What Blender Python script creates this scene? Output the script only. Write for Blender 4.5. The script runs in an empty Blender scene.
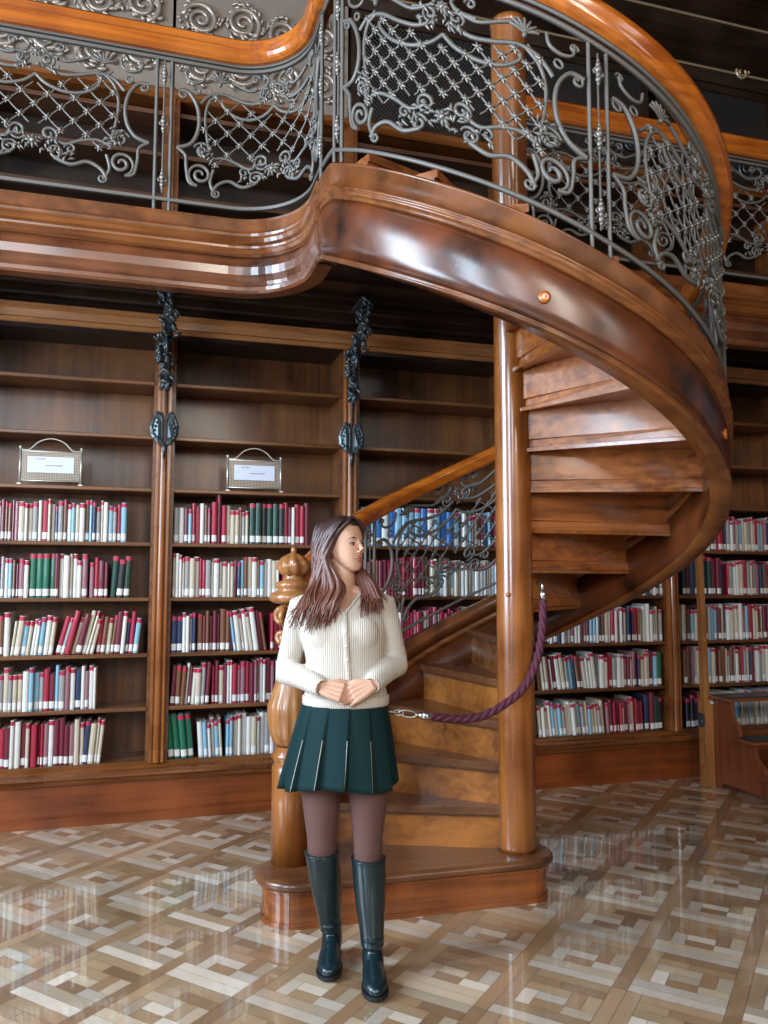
import bpy, math, random
from mathutils import Vector, Matrix, noise
random.seed(7)
PI = math.pi
D = bpy.data
COL = bpy.context.scene.collection
def rad(a): return a * PI / 180.0

# ------------------------------------------------------------------ mesh collector
class MB:
    def __init__(s):
        s.v = []; s.f = []; s.m = []; s.sm = []
    def add(s, vs, fs, m=0, smooth=False):
        o = len(s.v); s.v += [tuple(p) for p in vs]
        for f in fs:
            s.f.append([i + o for i in f]); s.m.append(m); s.sm.append(smooth)
    def box(s, x0, x1, y0, y1, z0, z1, m=0, M=None):
        vs = [Vector((x, y, z)) for z in (z0, z1) for y in (y0, y1) for x in (x0, x1)]
        if M is not None: vs = [M @ p for p in vs]
        s.add(vs, [(0,2,3,1),(4,5,7,6),(0,1,5,4),(2,6,7,3),(0,4,6,2),(1,3,7,5)], m)
    def grid(s, rows, m=0, close_u=False, close_v=False, smooth=True, cap=False):
        nu = len(rows); nv = len(rows[0]); vs = [p for r in rows for p in r]; fs = []
        for i in range(nu - (0 if close_u else 1)):
            for j in range(nv - (0 if close_v else 1)):
                a = i*nv + j; b = i*nv + (j+1) % nv
                c = ((i+1) % nu)*nv + (j+1) % nv; d = ((i+1) % nu)*nv + j
                fs.append((a, b, c, d))
        s.add(vs, fs, m, smooth)
        if cap:
            s.add(rows[0], [list(range(nv))[::-1]], m); s.add(rows[-1], [list(range(nv))], m)
    def tube(s, pts, r, n=6, m=0, closed=False, cap=True, flat=None):
        pts = [Vector(p) for p in pts]; N = len(pts)
        if N < 2: return
        rs = r if isinstance(r, (list, tuple)) else [r]*N
        rows = []; up = None
        for i in range(N):
            if closed: t = pts[(i+1) % N] - pts[i-1]
            else: t = pts[min(i+1, N-1)] - pts[max(i-1, 0)]
            if t.length < 1e-9: t = Vector((0,0,1))
            t.normalize()
            if up is None:
                up = Vector((0,0,1)) if abs(t.z) < .9 else Vector((0,1,0))
            b = t.cross(up)
            if b.length < 1e-6: b = t.cross(Vector((1,0,0)))
            b.normalize(); up = b.cross(t).normalized()
            rows.append([pts[i] + (b*math.cos(2*PI*k/n) + up*math.sin(2*PI*k/n))*rs[i] for k in range(n)])
        s.grid(rows, m, close_u=closed, close_v=True, smooth=True, cap=(cap and not closed))
    def lathe(s, prof, c=(0,0,0), n=24, m=0, fl=None):
        rows = []
        for r, z in prof:
            row = []
            for k in range(n):
                a = 2*PI*k/n; rr = r
                if fl: rr = r*(1 + fl(a, z))
                row.append((c[0]+rr*math.cos(a), c[1]+rr*math.sin(a), c[2]+z))
            rows.append(row)
        s.grid(rows, m, close_v=True, smooth=True, cap=True)
    def sweep(s, path, prof, m=0, caps=True, smooth=False, mats=None):
        # path: list of (point, outward normal); prof: closed loop (outward, up)
        rows = [[Vector(p) + Vector(nn)*a + Vector((0,0,b)) for a, b in prof] for p, nn in path]
        nv = len(prof)
        for j in range(nv):
            seg = [[r[j], r[(j+1) % nv]] for r in rows]
            s.grid(seg, mats[j] if mats else m, smooth=smooth)
        if caps:
            s.add(rows[0], [list(range(nv))], m); s.add(rows[-1], [list(range(nv))[::-1]], m)
    def prism(s, poly, z0, z1, m=0):
        n = len(poly)
        vs = [(x, y, z0) for x, y in poly] + [(x, y, z1) for x, y in poly]
        s.add(vs, [list(range(n))[::-1], list(range(n, 2*n))] + [(i, (i+1) % n, n+(i+1) % n, n+i) for i in range(n)], m)
    def ball(s, c, r, n=8, k=5, m=0, M=None):
        c = Vector(c); r = Vector(r) if hasattr(r, '__len__') else Vector((r,r,r)); rows = []
        for i in range(k+1):
            t = PI*i/k; st = max(math.sin(t), 1e-3); row = []
            for j in range(n):
                a = 2*PI*j/n; p = Vector((r.x*st*math.cos(a), r.y*st*math.sin(a), -r.z*math.cos(t)))
                if M is not None: p = M @ p
                row.append(c + p)
            rows.append(row)
        s.grid(rows, m, close_v=True, smooth=True, cap=True)
    def build(s, name, mats, parent=None, bevel=0, fix=True):
        me = D.meshes.new(name); me.from_pydata(s.v, [], s.f)
        for mt in (mats if isinstance(mats, (list, tuple)) else [mats]): me.materials.append(mt)
        me.polygons.foreach_set('material_index', s.m); me.polygons.foreach_set('use_smooth', s.sm)
        me.update()
        if fix:
            import bmesh
            bm = bmesh.new(); bm.from_mesh(me); bmesh.ops.remove_doubles(bm, verts=bm.verts, dist=1e-5)
            bmesh.ops.recalc_face_normals(bm, faces=bm.faces); bm.to_mesh(me); bm.free()
        o = D.objects.new(name, me); COL.objects.link(o)
        if parent is not None:
            o.parent = parent
        if bevel:
            b = o.modifiers.new('bevel', 'BEVEL'); b.width = bevel; b.segments = 2; b.limit_method = 'ANGLE'; b.angle_limit = rad(40)
        return o

def tag(o, label=None, cat=None, group=None, kind=None):
    if label: o['label'] = label
    if cat: o['category'] = cat
    if group: o['group'] = group
    if kind: o['kind'] = kind
    return o
def empty(name, loc=(0,0,0), rz=0, label=None, cat=None, group=None):
    o = D.objects.new(name, None); COL.objects.link(o); o.location = loc; o.rotation_euler = (0,0,rz)
    o.empty_display_size = .05
    return tag(o, label, cat, group)
def reparent_local(o, root):
    # mesh was authored in world coordinates: keep it there under its root
    o.parent = root
    M = Matrix.LocRotScale(root.location, root.rotation_euler, None)
    o.matrix_parent_inverse = M.inverted()
    return o

# ------------------------------------------------------------------ materials
def new_mat(name):
    m = D.materials.new(name); m.use_nodes = True
    nt = m.node_tree; b = nt.nodes['Principled BSDF']
    return m, nt, b
def plain(name, col, rough=.5, metal=0, coat=0, sheen=0, bump=0, bscale=200, spec=.5):
    m, nt, b = new_mat(name)
    b.inputs['Base Color'].default_value = (*col, 1); b.inputs['Roughness'].default_value = rough
    b.inputs['Metallic'].default_value = metal; b.inputs['Coat Weight'].default_value = coat
    b.inputs['Specular IOR Level'].default_value = spec
    if sheen: b.inputs['Sheen Weight'].default_value = sheen
    if bump:
        tc = nt.nodes.new('ShaderNodeTexCoord'); n = nt.nodes.new('ShaderNodeTexNoise'); n.inputs['Scale'].default_value = bscale
        bp = nt.nodes.new('ShaderNodeBump'); bp.inputs['Strength'].default_value = bump; bp.inputs['Distance'].default_value = .004
        nt.links.new(tc.outputs['Object'], n.inputs['Vector']); nt.links.new(n.outputs['Fac'], bp.inputs['Height'])
        nt.links.new(bp.outputs['Normal'], b.inputs['Normal'])
    return m
def wood(name, c1, c2, axis='x', rough=.28, coat=.4, scale=1.0, blotch=.35, cr=.12):
    """grain noise stretched along one axis, plus large blotches of figure"""
    m, nt, b = new_mat(name); N = nt.nodes; L = nt.links
    tc = N.new('ShaderNodeTexCoord'); mp = N.new('ShaderNodeMapping')
    s = {'x': (1.2, 26, 26), 'y': (26, 1.2, 26), 'z': (26, 26, 1.2), 'n': (7, 7, 7)}[axis]
    mp.inputs['Scale'].default_value = tuple(k*scale for k in s)
    L.new(tc.outputs['Object'], mp.inputs['Vector'])
    n1 = N.new('ShaderNodeTexNoise'); n1.inputs['Scale'].default_value = 1; n1.inputs['Detail'].default_value = 6
    n1.inputs['Distortion'].default_value = .6
    L.new(mp.outputs[0], n1.inputs['Vector'])
    n2 = N.new('ShaderNodeTexNoise'); n2.inputs['Scale'].default_value = 3.0*scale; n2.inputs['Detail'].default_value = 4
    L.new(tc.outputs['Object'], n2.inputs['Vector'])
    mx = N.new('ShaderNodeMix'); mx.data_type = 'FLOAT'; mx.inputs[0].default_value = blotch
    L.new(n1.outputs['Fac'], mx.inputs[2]); L.new(n2.outputs['Fac'], mx.inputs[3])
    cr_ = N.new('ShaderNodeValToRGB'); e = cr_.color_ramp.elements
    e[0].position = .36; e[0].color = (*c2, 1); e[1].position = .62; e[1].color = (*c1, 1)
    L.new(mx.outputs[0], cr_.inputs[0]); L.new(cr_.outputs[0], b.inputs['Base Color'])
    rr = N.new('ShaderNodeMapRange'); rr.inputs[1].default_value = .3; rr.inputs[2].default_value = .7
    rr.inputs[3].default_value = rough*.75; rr.inputs[4].default_value = rough*1.35
    L.new(n2.outputs['Fac'], rr.inputs[0]); L.new(rr.outputs[0], b.inputs['Roughness'])
    bp = N.new('ShaderNodeBump'); bp.inputs['Strength'].default_value = .12; bp.inputs['Distance'].default_value = .002
    L.new(n1.outputs['Fac'], bp.inputs['Height']); L.new(bp.outputs[0], b.inputs['Normal'])
    b.inputs['Coat Weight'].default_value = coat; b.inputs['Coat Roughness'].default_value = cr
    return m
W_x = wood('mahogany_x', (0.2333,0.0745,0.0161), (0.0864,0.0220,0.0052), 'x', coat=.3)
W_z = wood('mahogany_z', (0.3629,0.1176,0.0230), (0.1469,0.0392,0.0075), 'z', coat=.8, cr=.12, blotch=.5)
W_shelf = wood('shelf_wood', (0.1901,0.0666,0.0161), (0.0778,0.0235,0.0063), 'x', rough=.4, coat=.15)
W_back = wood('back_panel_wood', (.20,.072,.018), (.05,.015,.005), 'z', rough=.42, coat=.28, blotch=.6, cr=.2)
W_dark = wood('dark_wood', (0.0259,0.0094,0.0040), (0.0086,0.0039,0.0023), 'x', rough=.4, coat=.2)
W_red = wood('red_mahogany', (.27,.062,.010), (.10,.020,.005), 'x', rough=.32, coat=.15, blotch=.6)
W_burl = wood('burl_veneer', (0.1469,0.0345,0.0075), (0.0156,0.0047,0.0023), 'n', rough=.3, coat=.6, blotch=.7, cr=.24)
W_band = wood('stringer_band', (0.2160,0.0666,0.0156), (0.0691,0.0188,0.0052), 'n', rough=.3, coat=.5, cr=.18)
W_rail = wood('handrail_wood', (0.4838,0.1294,0.0115), (0.2419,0.0486,0.0058), 'x', rough=.25, coat=.7, cr=.1)
W_riser = wood('worn_riser', (0.4752,0.1715,0.0360), (0.1080,0.0314,0.0086), 'x', rough=.3, coat=.45, blotch=.65, cr=.15)
W_tread = wood('worn_tread', (0.1901,0.0706,0.0259), (0.0778,0.0267,0.0115), 'x', rough=.3, coat=.4, blotch=.5, cr=.15)
W_step = wood('reddish_step', (.36,.105,.022), (.13,.032,.009), 'x', rough=.25, coat=.4, blotch=.5, cr=.1)
W_soffit = wood('stair_soffit', (0.4320,0.1372,0.0360), (0.1512,0.0412,0.0115), 'x', rough=.3, coat=.45)
W_stool = wood('steps_wood', (0.2592,0.0706,0.0259), (0.1382,0.0353,0.0138), 'z', rough=.35, coat=.3)
W_post = wood('steps_post_wood', (0.4147,0.1725,0.0518), (0.2419,0.0862,0.0259), 'z', rough=.3, coat=.4)
IRON = plain('wrought_iron', (.135,.122,.108), .5, .3, bump=.25, bscale=90)
IRON_L = plain('worn_iron', (.20,.18,.16), .42, .6)
IRON_D = plain('dark_cast_iron', (.085,.105,.115), .3, .6, bump=.4, bscale=60)
BRASS = plain('brass', (.75,.45,.14), .25, 1)
STEEL = plain('steel', (.6,.58,.55), .3, 1)
ROPE = plain('rope', (.085,.013,.032), .75, bump=.3, bscale=400)
WIRE = plain('dark_wire', (.06,.055,.05), .4, .6)
SILVER = plain('silver_frame', (.62,.58,.52), .35, .7)
MESHM = plain('perforated_plate', (.40,.34,.28), .45, .4)
PAPER = plain('paper', (.66,.70,.80), .7)
INK = plain('ink', (.25,.27,.33), .7)
BLACK = plain('black_rubber', (.012,.014,.018), .4)
CARVE = plain('carved_gilt_wood', (.36,.29,.24), .32, .45, bump=.3, bscale=40)
PLASTER = plain('dark_panelling', (.09,.055,.035), .5)
# ------------------------------------------------------------------ camera
cam = D.cameras.new('camera'); co = D.objects.new('camera', cam); COL.objects.link(co)
bpy.context.scene.camera = co
pi_, ya_, ro_ = rad(4.9), rad(16.5), rad(.1)
Fv = Vector((math.sin(ya_)*math.cos(pi_), math.cos(ya_)*math.cos(pi_), math.sin(pi_)))
rv = Vector((math.cos(ya_), -math.sin(ya_), 0)); uv = rv.cross(Fv)
Rv = rv*math.cos(ro_) + uv*math.sin(ro_); Uv = Rv.cross(Fv)
co.matrix_world = Matrix(((Rv.x, Uv.x, -Fv.x, 0), (Rv.y, Uv.y, -Fv.y, 0), (Rv.z, Uv.z, -Fv.z, 1.42), (0,0,0,1)))
cam.sensor_fit = 'VERTICAL'; cam.sensor_height = 24; cam.lens = 800/1024*24
cam.clip_start = .05

# ------------------------------------------------------------------ room shell
X0, X1, Y0, Y1, ZC = -3.6, 6.6, -3.2, 5.5, 6.0
def struct(name, mb, mats, **k):
    o = mb.build(name, mats, **k); o['kind'] = 'structure'; return o
# parquet: 7x7-unit tile turned 45 degrees to the wall
U = .0525; T = 7*U
def plank_mat(name, c, rough=.22):
    m, nt, b = new_mat(name); N = nt.nodes; L = nt.links
    at = N.new('ShaderNodeAttribute'); at.attribute_name = 'tone'
    tc = N.new('ShaderNodeTexCoord'); n = N.new('ShaderNodeTexNoise'); n.inputs['Scale'].default_value = 14; n.inputs['Detail'].default_value = 6; n.inputs['Distortion'].default_value = 1.5
    L.new(tc.outputs['Object'], n.inputs['Vector'])
    ad = N.new('ShaderNodeMath'); ad.operation = 'MULTIPLY_ADD'; ad.inputs[1].default_value = .45; L.new(n.outputs['Fac'], ad.inputs[0]); L.new(at.outputs['Fac'], ad.inputs[2])
    mr = N.new('ShaderNodeMapRange'); mr.inputs[1].default_value = 0; mr.inputs[2].default_value = 1.5; mr.inputs[3].default_value = .62; mr.inputs[4].default_value = 1.3
    L.new(ad.outputs[0], mr.inputs[0])
    mx = N.new('ShaderNodeVectorMath'); mx.operation = 'SCALE'; mx.inputs[0].default_value = c
    L.new(mr.outputs[0], mx.inputs['Scale']); L.new(mx.outputs[0], b.inputs['Base Color'])
    rn = N.new('ShaderNodeTexNoise'); rn.inputs['Scale'].default_value = 2.2; rn.inputs['Detail'].default_value = 5
    L.new(tc.outputs['Object'], rn.inputs['Vector'])
    r2 = N.new('ShaderNodeMapRange'); r2.inputs[1].default_value = .35; r2.inputs[2].default_value = .65; r2.inputs[3].default_value = rough*.55; r2.inputs[4].default_value = rough*1.4
    L.new(rn.outputs['Fac'], r2.inputs[0]); L.new(r2.outputs[0], b.inputs['Roughness'])
    b.inputs['Coat Weight'].default_value = 1; b.inputs['Coat IOR'].default_value = 1.65; b.inputs['Coat Roughness'].default_value = .045
    wv = N.new('ShaderNodeTexNoise'); wv.inputs['Scale'].default_value = 5; L.new(tc.outputs['Object'], wv.inputs['Vector'])
    bp = N.new('ShaderNodeBump'); bp.inputs['Strength'].default_value = .05; bp.inputs['Distance'].default_value = .01
    L.new(wv.outputs['Fac'], bp.inputs['Height']); L.new(bp.outputs[0], b.inputs['Normal']); L.new(bp.outputs[0], b.inputs['Coat Normal'])
    return m
P_light = plank_mat('plank_light', (.65,.54,.43)); P_cream = plank_mat('plank_cream', (.54,.41,.28))
P_tan = plank_mat('plank_tan', (.42,.275,.155)); P_brown = plank_mat('plank_brown', (.34,.20,.105)); P_gap = plain('floor_joint', (.09,.05,.03), .5)
# planks as (a0, b0, da, db, tone class) ; a along the up-right diagonal, b along the down-right diagonal
TILE = [(0,0,1,6,0),(1,0,1,6,1),
        (0,6,7,1,3),
        (2,0,5,1,2),
        (2,1,2,1,0),(3,2,1,2,0),(2,2,1,2,3),
        (2,4,1,2,0),(3,5,2,1,1),(3,4,2,1,3),
        (4,1,1,3,2),(5,1,1,2,2),(5,3,1,3,3),(6,1,1,5,2)]
floor = MB(); tones = []
rot = rad(-2); e1 = Vector((math.cos(rad(45)+rot), math.sin(rad(45)+rot), 0)); e2 = Vector((math.cos(rad(-45)+rot), math.sin(rad(-45)+rot), 0))
org = Vector((-.149, 3.397, 0))
for i in range(-24, 25):
    for j in range(-24, 25):
        base = org + e1*(i*T) + e2*(j*T)
        if not (X0-.3 < base.x < X1+.1 and -.6 < base.y < Y1): continue
        for a, b, da, db, cl in TILE:
            g = .0007
            q = [base + e1*(U*aa) + e2*(U*bb) for aa, bb in ((a+g/U, b+g/U), (a+da-g/U, b+g/U), (a+da-g/U, b+db-g/U), (a+g/U, b+db-g/U))]
            c2_ = cl
            rr = random.random()
            if rr < .09: c2_ = min(3, cl+1)
            elif rr > .93: c2_ = max(0, cl-1)
            floor.add([q[3], q[2], q[1], q[0]], [(0,1,2,3)], c2_); tones.append(random.random())
floor.add([(X0,Y0,-.002),(X1,Y0,-.002),(X1,Y1,-.002),(X0,Y1,-.002)], [(0,1,2,3)], 4); tones.append(.5)
floor.add([(X0,Y0,-.0002),(X1,Y0,-.0002),(X1,-.75,-.0002),(X0,-.75,-.0002)], [(0,1,2,3)], 2); tones.append(.5)
fo = struct('floor', floor, [P_light, P_cream, P_tan, P_brown, P_gap], fix=False)
at = fo.data.attributes.new('tone', 'FLOAT', 'FACE'); at.data.foreach_set('value', tones)
def wall_with_holes(name, plane, c, a0, a1, holes, mat, th=.25):
    """plane 'x': wall at x=c spanning y; 'y': wall at y=c spanning x. holes (a0,a1,z0,z1) disjoint along a"""
    mb = MB(); cur = a0; s = -1 if c < 0 else 1
    def bx(p, q, z0, z1):
        if q - p < 1e-4 or z1 - z0 < 1e-4: return
        lo, hi = sorted((c, c + s*th))
        if plane == 'x': mb.box(lo, hi, p, q, z0, z1)
        else: mb.box(p, q, lo, hi, z0, z1)
    for h in sorted(holes):
        bx(cur, h[0], 0, ZC); bx(h[0], h[1], 0, h[2]); bx(h[0], h[1], h[3], ZC); cur = h[1]
    bx(cur, a1, 0, ZC)
    return struct(name, mb, mat)
WL = [(-2.4,-.5,1.4,5.0), (1.5,3.5,1.2,5.0)]
WB = [(-2.6,-1.2,2.6,5.6), (.45,1.65,2.8,5.6), (3.4,4.6,2.8,5.6)]
wall_with_holes('wall_left', 'x', X0, Y0, Y1, WL, PLASTER)
wall_with_holes('wall_right', 'x', X1, Y0, Y1, [], W_dark)
wall_with_holes('wall_front', 'y', Y0, X0, X1, WB, PLASTER)
bw = MB(); bw.box(X0, X1, Y1, Y1+.2, 0, ZC); struct('wall_back', bw, W_dark)
cl = MB(); cl.box(X0, X1, Y0, Y1, ZC, ZC+.2); struct('ceiling', cl, W_dark)
wn = 0
def window(plane, c, h):
    global wn
    wn += 1; mb = MB(); a0, a1, z0, z1 = h; t = .05; s = -1 if c < 0 else 1
    def bx(p, q, u, v, d0=.05, d1=.12):
        lo, hi = sorted((c + s*d0, c + s*d1))
        if plane == 'x': mb.box(lo, hi, p, q, u, v)
        else: mb.box(p, q, lo, hi, u, v)
    bx(a0, a0+t, z0, z1); bx(a1-t, a1, z0, z1); bx(a0+t, a1-t, z0, z0+t); bx(a0+t, a1-t, z1-t, z1)
    m_ = (a0+a1)/2; bx(m_-.02, m_+.02, z0+t, z1-t)
    for k in (1, 2, 3): zz = z0 + (z1-z0)*k/4; bx(a0+t, m_-.02, zz-.015, zz+.015); bx(m_+.02, a1-t, zz-.015, zz+.015)
    struct('window_%d' % wn, mb, plain('window_paint', (.5,.45,.38), .5))
def daylight(plane, c, h, power, col):
    l = D.lights.new('daylight', 'AREA'); l.shape = 'RECTANGLE'; a0, a1, z0, z1 = h
    l.size = a1-a0-.12; l.size_y = z1-z0-.12; l.energy = power; l.color = col
    o = D.objects.new('daylight', l); COL.objects.link(o); s = -1 if c < 0 else 1
    p = Vector((c+s*.2, (a0+a1)/2, (z0+z1)/2)) if plane == 'x' else Vector(((a0+a1)/2, c+s*.2, (z0+z1)/2))
    o.location = p; d = Vector((-s,0,0)) if plane == 'x' else Vector((0,-s,0))
    o.rotation_euler = d.to_track_quat('-Z', 'Y').to_euler()
for h in WL: window('x', X0, h)
for h in WB: window('y', Y0, h)
DAY = (.90,.95,1.0)
COOL = (.66,.83,1.0); WARM = (1,.92,.80)
daylight('x', X0, WL[0], 470, COOL); daylight('x', X0, WL[1], 620, COOL)
daylight('y', Y0, WB[0], 150, DAY); daylight('y', Y0, WB[1], 200, WARM); daylight('y', Y0, WB[2], 55, WARM)
w = D.worlds.new('world'); bpy.context.scene.world = w; w.use_nodes = True
w.node_tree.nodes['Background'].inputs[0].default_value = (.75,.85,1,1); w.node_tree.nodes['Background'].inputs[1].default_value = 1.0
sc = bpy.context.scene
sc.view_settings.view_transform = 'Standard'; sc.view_settings.look = 'None'; sc.view_settings.gamma = 1
sc.view_settings.exposure = -.08; sc.view_settings.use_curve_mapping = False
sc.cycles.use_denoising = True
sc.cycles.max_bounces = 6; sc.cycles.diffuse_bounces = 3; sc.cycles.glossy_bounces = 3; sc.cycles.caustics_reflective = False
try: sc.cycles.sample_clamp_indirect = 6
except Exception: pass

# ------------------------------------------------------------------ bookcases along the back wall
PIL = [-1.12, .085, 1.272, 2.482, 3.728, 4.93]
BAYN = ['leftmost', 'second from left', 'behind the staircase', 'right of the big column', 'far right']
SH = [.342, .66, .98, 1.315, 1.65, 1.985, 2.31, 2.65]
YF, YB = 5.09, 5.40
BLAB = ['tall dark wood bookcase bay at the left edge, mesh sign on its shelf',
        'tall wooden bookcase bay directly behind the woman, second mesh sign inside',
        'tall wooden bookcase bay seen through the lower stair railing',
        'wooden bookcase bay right of the big round column, under the stair curve',
        'wooden bookcase bay at the far right, behind the library steps']
for i in range(5):
    xa, xb = PIL[i]+.045, PIL[i+1]-.045
    r = empty('bookcase', ((xa+xb)/2, YF, 0), 0, BLAB[i], 'bookcase', 'built-in bookcase bays on the ground floor')
    mb = MB(); mb.box(xa, xb, YB, YB+.02, .3345, 2.95); reparent_local(mb.build('back_panel', W_back), r)
    for s, x in ((0, xa), (1, xb-.02)):
        mb = MB(); mb.box(x, x+.02, YF+.01, YB, .3345, 2.95); reparent_local(mb.build('side_panel', W_shelf), r)
    for z in SH[1:]:
        mb = MB(); mb.box(xa+.02, xb-.02, YF+.005, YB, z-.024, z)
        mb.box(xa+.02, xb-.02, YF, YF+.005, z-.022, z-.002)
        reparent_local(mb.build('shelf', W_shelf, bevel=.003), r)
    mb = MB(); mb.box(xa+.02, xb-.02, YF, YB, .3345, SH[0]); reparent_local(mb.build('bottom_shelf', W_shelf), r)
    mb = MB(); mb.box(xa+.02, xb-.02, YF, YB, 2.93, 2.954); reparent_local(mb.build('top_board', W_dark), r)
# plinth and cornice run unbroken
def straight(y, z, x0=X0, x1=X1): return [((x0, y, z), (0,-1,0)), ((x1, y, z), (0,-1,0))]
mb = MB()
mb.sweep(straight(YB, 0), [(-.05,0),(.33,0),(.33,.05),(.32,.06),(.32,.235),(-.05,.235)])
pl_ = mb.build('plinth', W_red); tag(pl_, 'long reddish wood plinth board running under all the bookcases', 'plinth')
mb = MB()
mb.sweep(straight(YB, 0), [(-.05,.236),(.335,.236),(.345,.25),(.352,.262),(.365,.275),(.368,.292),(.36,.305),(.34,.31),(.33,.322),(.312,.334),(-.05,.334)])
mb = mb.build('base_moulding', W_x, pl_)
mb = MB()
mb.sweep(straight(YB, 0), [(0,2.955),(.325,2.955),(.335,2.965),(.34,2.98),(.33,2.99),(.335,3.0),(.35,3.03),(.37,3.045),(.375,3.06),(.36,3.07),(0,3.07)])
cor = mb.build('cornice', wood('cornice_wood', (.46,.19,.06), (.26,.09,.028), 'x', coat=.5)); tag(cor, 'long orange-brown cornice moulding across the top of the bookcases', 'cornice')
mb = MB()
mb.sweep(straight(YB, 0), [(0,3.07),(.34,3.07),(.34,3.10),(.38,3.11),(.385,3.125),(.42,3.14),(.47,3.15),(.475,3.165),(.55,3.172),(.55,3.20),(0,3.20)])
mb.build('upper_moulding', W_dark, cor)
for y in (4.75, 4.5, 4.25):
    mb = MB(); mb.box(X0, X1, y-.03, y, 3.175, 3.2); mb.build('soffit_batten', W_dark, cor)
# pilasters with shield ornaments and scroll brackets
def volute(c, r0, r1, a0, turns, n=22, hand=1):
    out = []
    for i in range(n+1):
        t = i/n; r = r0 + (r1-r0)*t; a = a0 + hand*turns*2*PI*t
        out.append((c[0]+r*math.cos(a), c[1]+r*math.sin(a)))
    return out
def crom(pts, k=6):
    P = [pts[0]] + list(pts) + [pts[-1]]; out = []
    for i in range(1, len(P)-2):
        p0, p1, p2, p3 = [Vector(q) for q in P[i-1:i+3]]
        for j in range(k):
            t = j/k
            out.append(.5*((2*p1) + (p2-p0)*t + (2*p0-5*p1+4*p2-p3)*t*t + (3*p1-p0-3*p2+p3)*t**3))
    out.append(Vector(P[-2])); return out
PLAB = {0:'left edge', 1:'left of the woman', 2:'just behind the woman', 3:'behind the big round column', 4:'right of the stair curve', 5:'far right'}
PN = ['pilaster out at the left edge of the bookcases', 'pilaster between the two left bookcase bays', 'pilaster behind the woman, above her head', 'pilaster hidden behind the big round stair column', 'pilaster beside the tall post of the library steps', 'pilaster at the far right end of the bookcases']
proto_p = proto_b = None
for i, x in enumerate(PIL):
    if i == 0:
        pr = empty('pilaster', (x, YF, 0)); 
        mb = MB(); mb.box(-.045, .045, -.01, .2, .334, 2.955); mb.box(-.04,-.026,-.022,-.009,.334,2.95); mb.box(.026,.04,-.022,-.009,.334,2.95)
        sh = []
        for k in range(9):
            a = PI*k/8; sh.append((.022*math.cos(a), -.01-.022*math.sin(a)))
        mb.prism(sh, .334, 2.94, 0); mb.build('shaft', W_z, pr, bevel=.002)
        # paired iron shields
        for s in (-1, 1):
            mb = MB(); rows = []
            pts = [(0,-.115),(.035,-.10),(.074,-.055),(.082,0),(.066,.055),(.04,.10),(.01,.085),(0,.055)]
            n = len(pts)
            for lay, (kk, dy) in enumerate(((1,0),(1,-.012),(.78,-.02),(.6,-.012))):
                rows.append([(s*(.006+.03+(p[0]-.03)*kk), -.03+dy-.03*(1-abs(p[0]-.03)/.05)*.5, 2.36+p[1]*kk) for p in pts])
            mb.grid(rows, 0, close_v=True, smooth=False, cap=True)
            for q in range(7):
                mb.ball((s*(.055+.012*math.sin(q)), -.052, 2.29+.024*q), .010, 6, 4)
            mb.build('iron_shield', IRON_D, pr)
        mb = MB(); mb.tube([(0,-.035,2.26),(0,-.05,2.22),(0,-.035,2.16)], [.02,.014,.003], 6); mb.build('iron_drop', IRON_D, pr)
        # iron scroll bracket, leaning out to carry the gallery
        bp_ = empty('iron_bracket', (x, YF-.03, 0))
        mb = MB()
        c1 = crom([(0,2.62),(-.05,2.74),(-.06,2.86),(-.13,2.95),(-.27,3.03),(-.36,3.10),(-.36,3.165)], 6)
        mb.tube([(0, p[0], p[1]) for p in c1], [.012+.022*math.sin(PI*min(1, k/len(c1)+.15)) for k in range(len(c1))], 8)
        mb.tube([(0, p[0], p[1]) for p in volute((-.30,3.10), .065, .01, PI*1.2, 1.6, 24, -1)], [.018-.010*k/24 for k in range(25)], 6)
        mb.tube([(0, p[0], p[1]) for p in volute((-.10,2.84), .06, .01, PI*.2, 1.5, 20, 1)], [.015-.008*k/20 for k in range(21)], 6)
        mb.build('scroll', IRON_D, bp_)
        mb = MB()
        rnd = random.Random(5)
        for k in range(70):
            t = k/69; p = c1[int(t*(len(c1)-1))]
            a = rnd.uniform(-1, 1); M = Matrix.Rotation(rnd.uniform(-1,1), 3, 'X') @ Matrix.Rotation(a, 3, 'Y')
            w_ = .020+.045*math.sin(PI*t)
            mb.ball((rnd.uniform(-w_, w_), p[0]-.015-rnd.uniform(0,.03), p[1]-.01), (.015, .012, .030), 6, 4, M=M)
        for k in range(8): mb.ball((0, -.018-.004*(k%2), 2.60-.02*k), .011-.0008*k, 6, 4)
        mb.build('leafwork', IRON_D, bp_)
        mb = MB(); mb.box(-.04,.04,-.40,.0,3.15,3.172); mb.build('bearing_plate', IRON_D, bp_)
        proto_p, proto_b = pr, bp_
        q, b_ = pr, bp_
    else:
        def cp(root, loc):
            r_ = root.copy(); COL.objects.link(r_); r_.location = loc
            for ch in root.children:
                c_ = ch.copy(); COL.objects.link(c_); c_.parent = r_
            return r_
        q = cp(proto_p, (x, YF, 0)); b_ = cp(proto_b, (x, YF-.03, 0))
    tag(q, 'tall wooden ' + PN[i], 'pilaster', 'wooden pilasters between the bookcase bays')
    tag(b_, 'dark iron leafy scroll bracket under the gallery, on the ' + ['left edge pilaster', 'pilaster between the two left bays', 'pilaster above the woman', 'pilaster behind the column', 'pilaster beside the library steps', 'far right pilaster'][i], 'bracket', 'iron brackets carrying the gallery')

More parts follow.
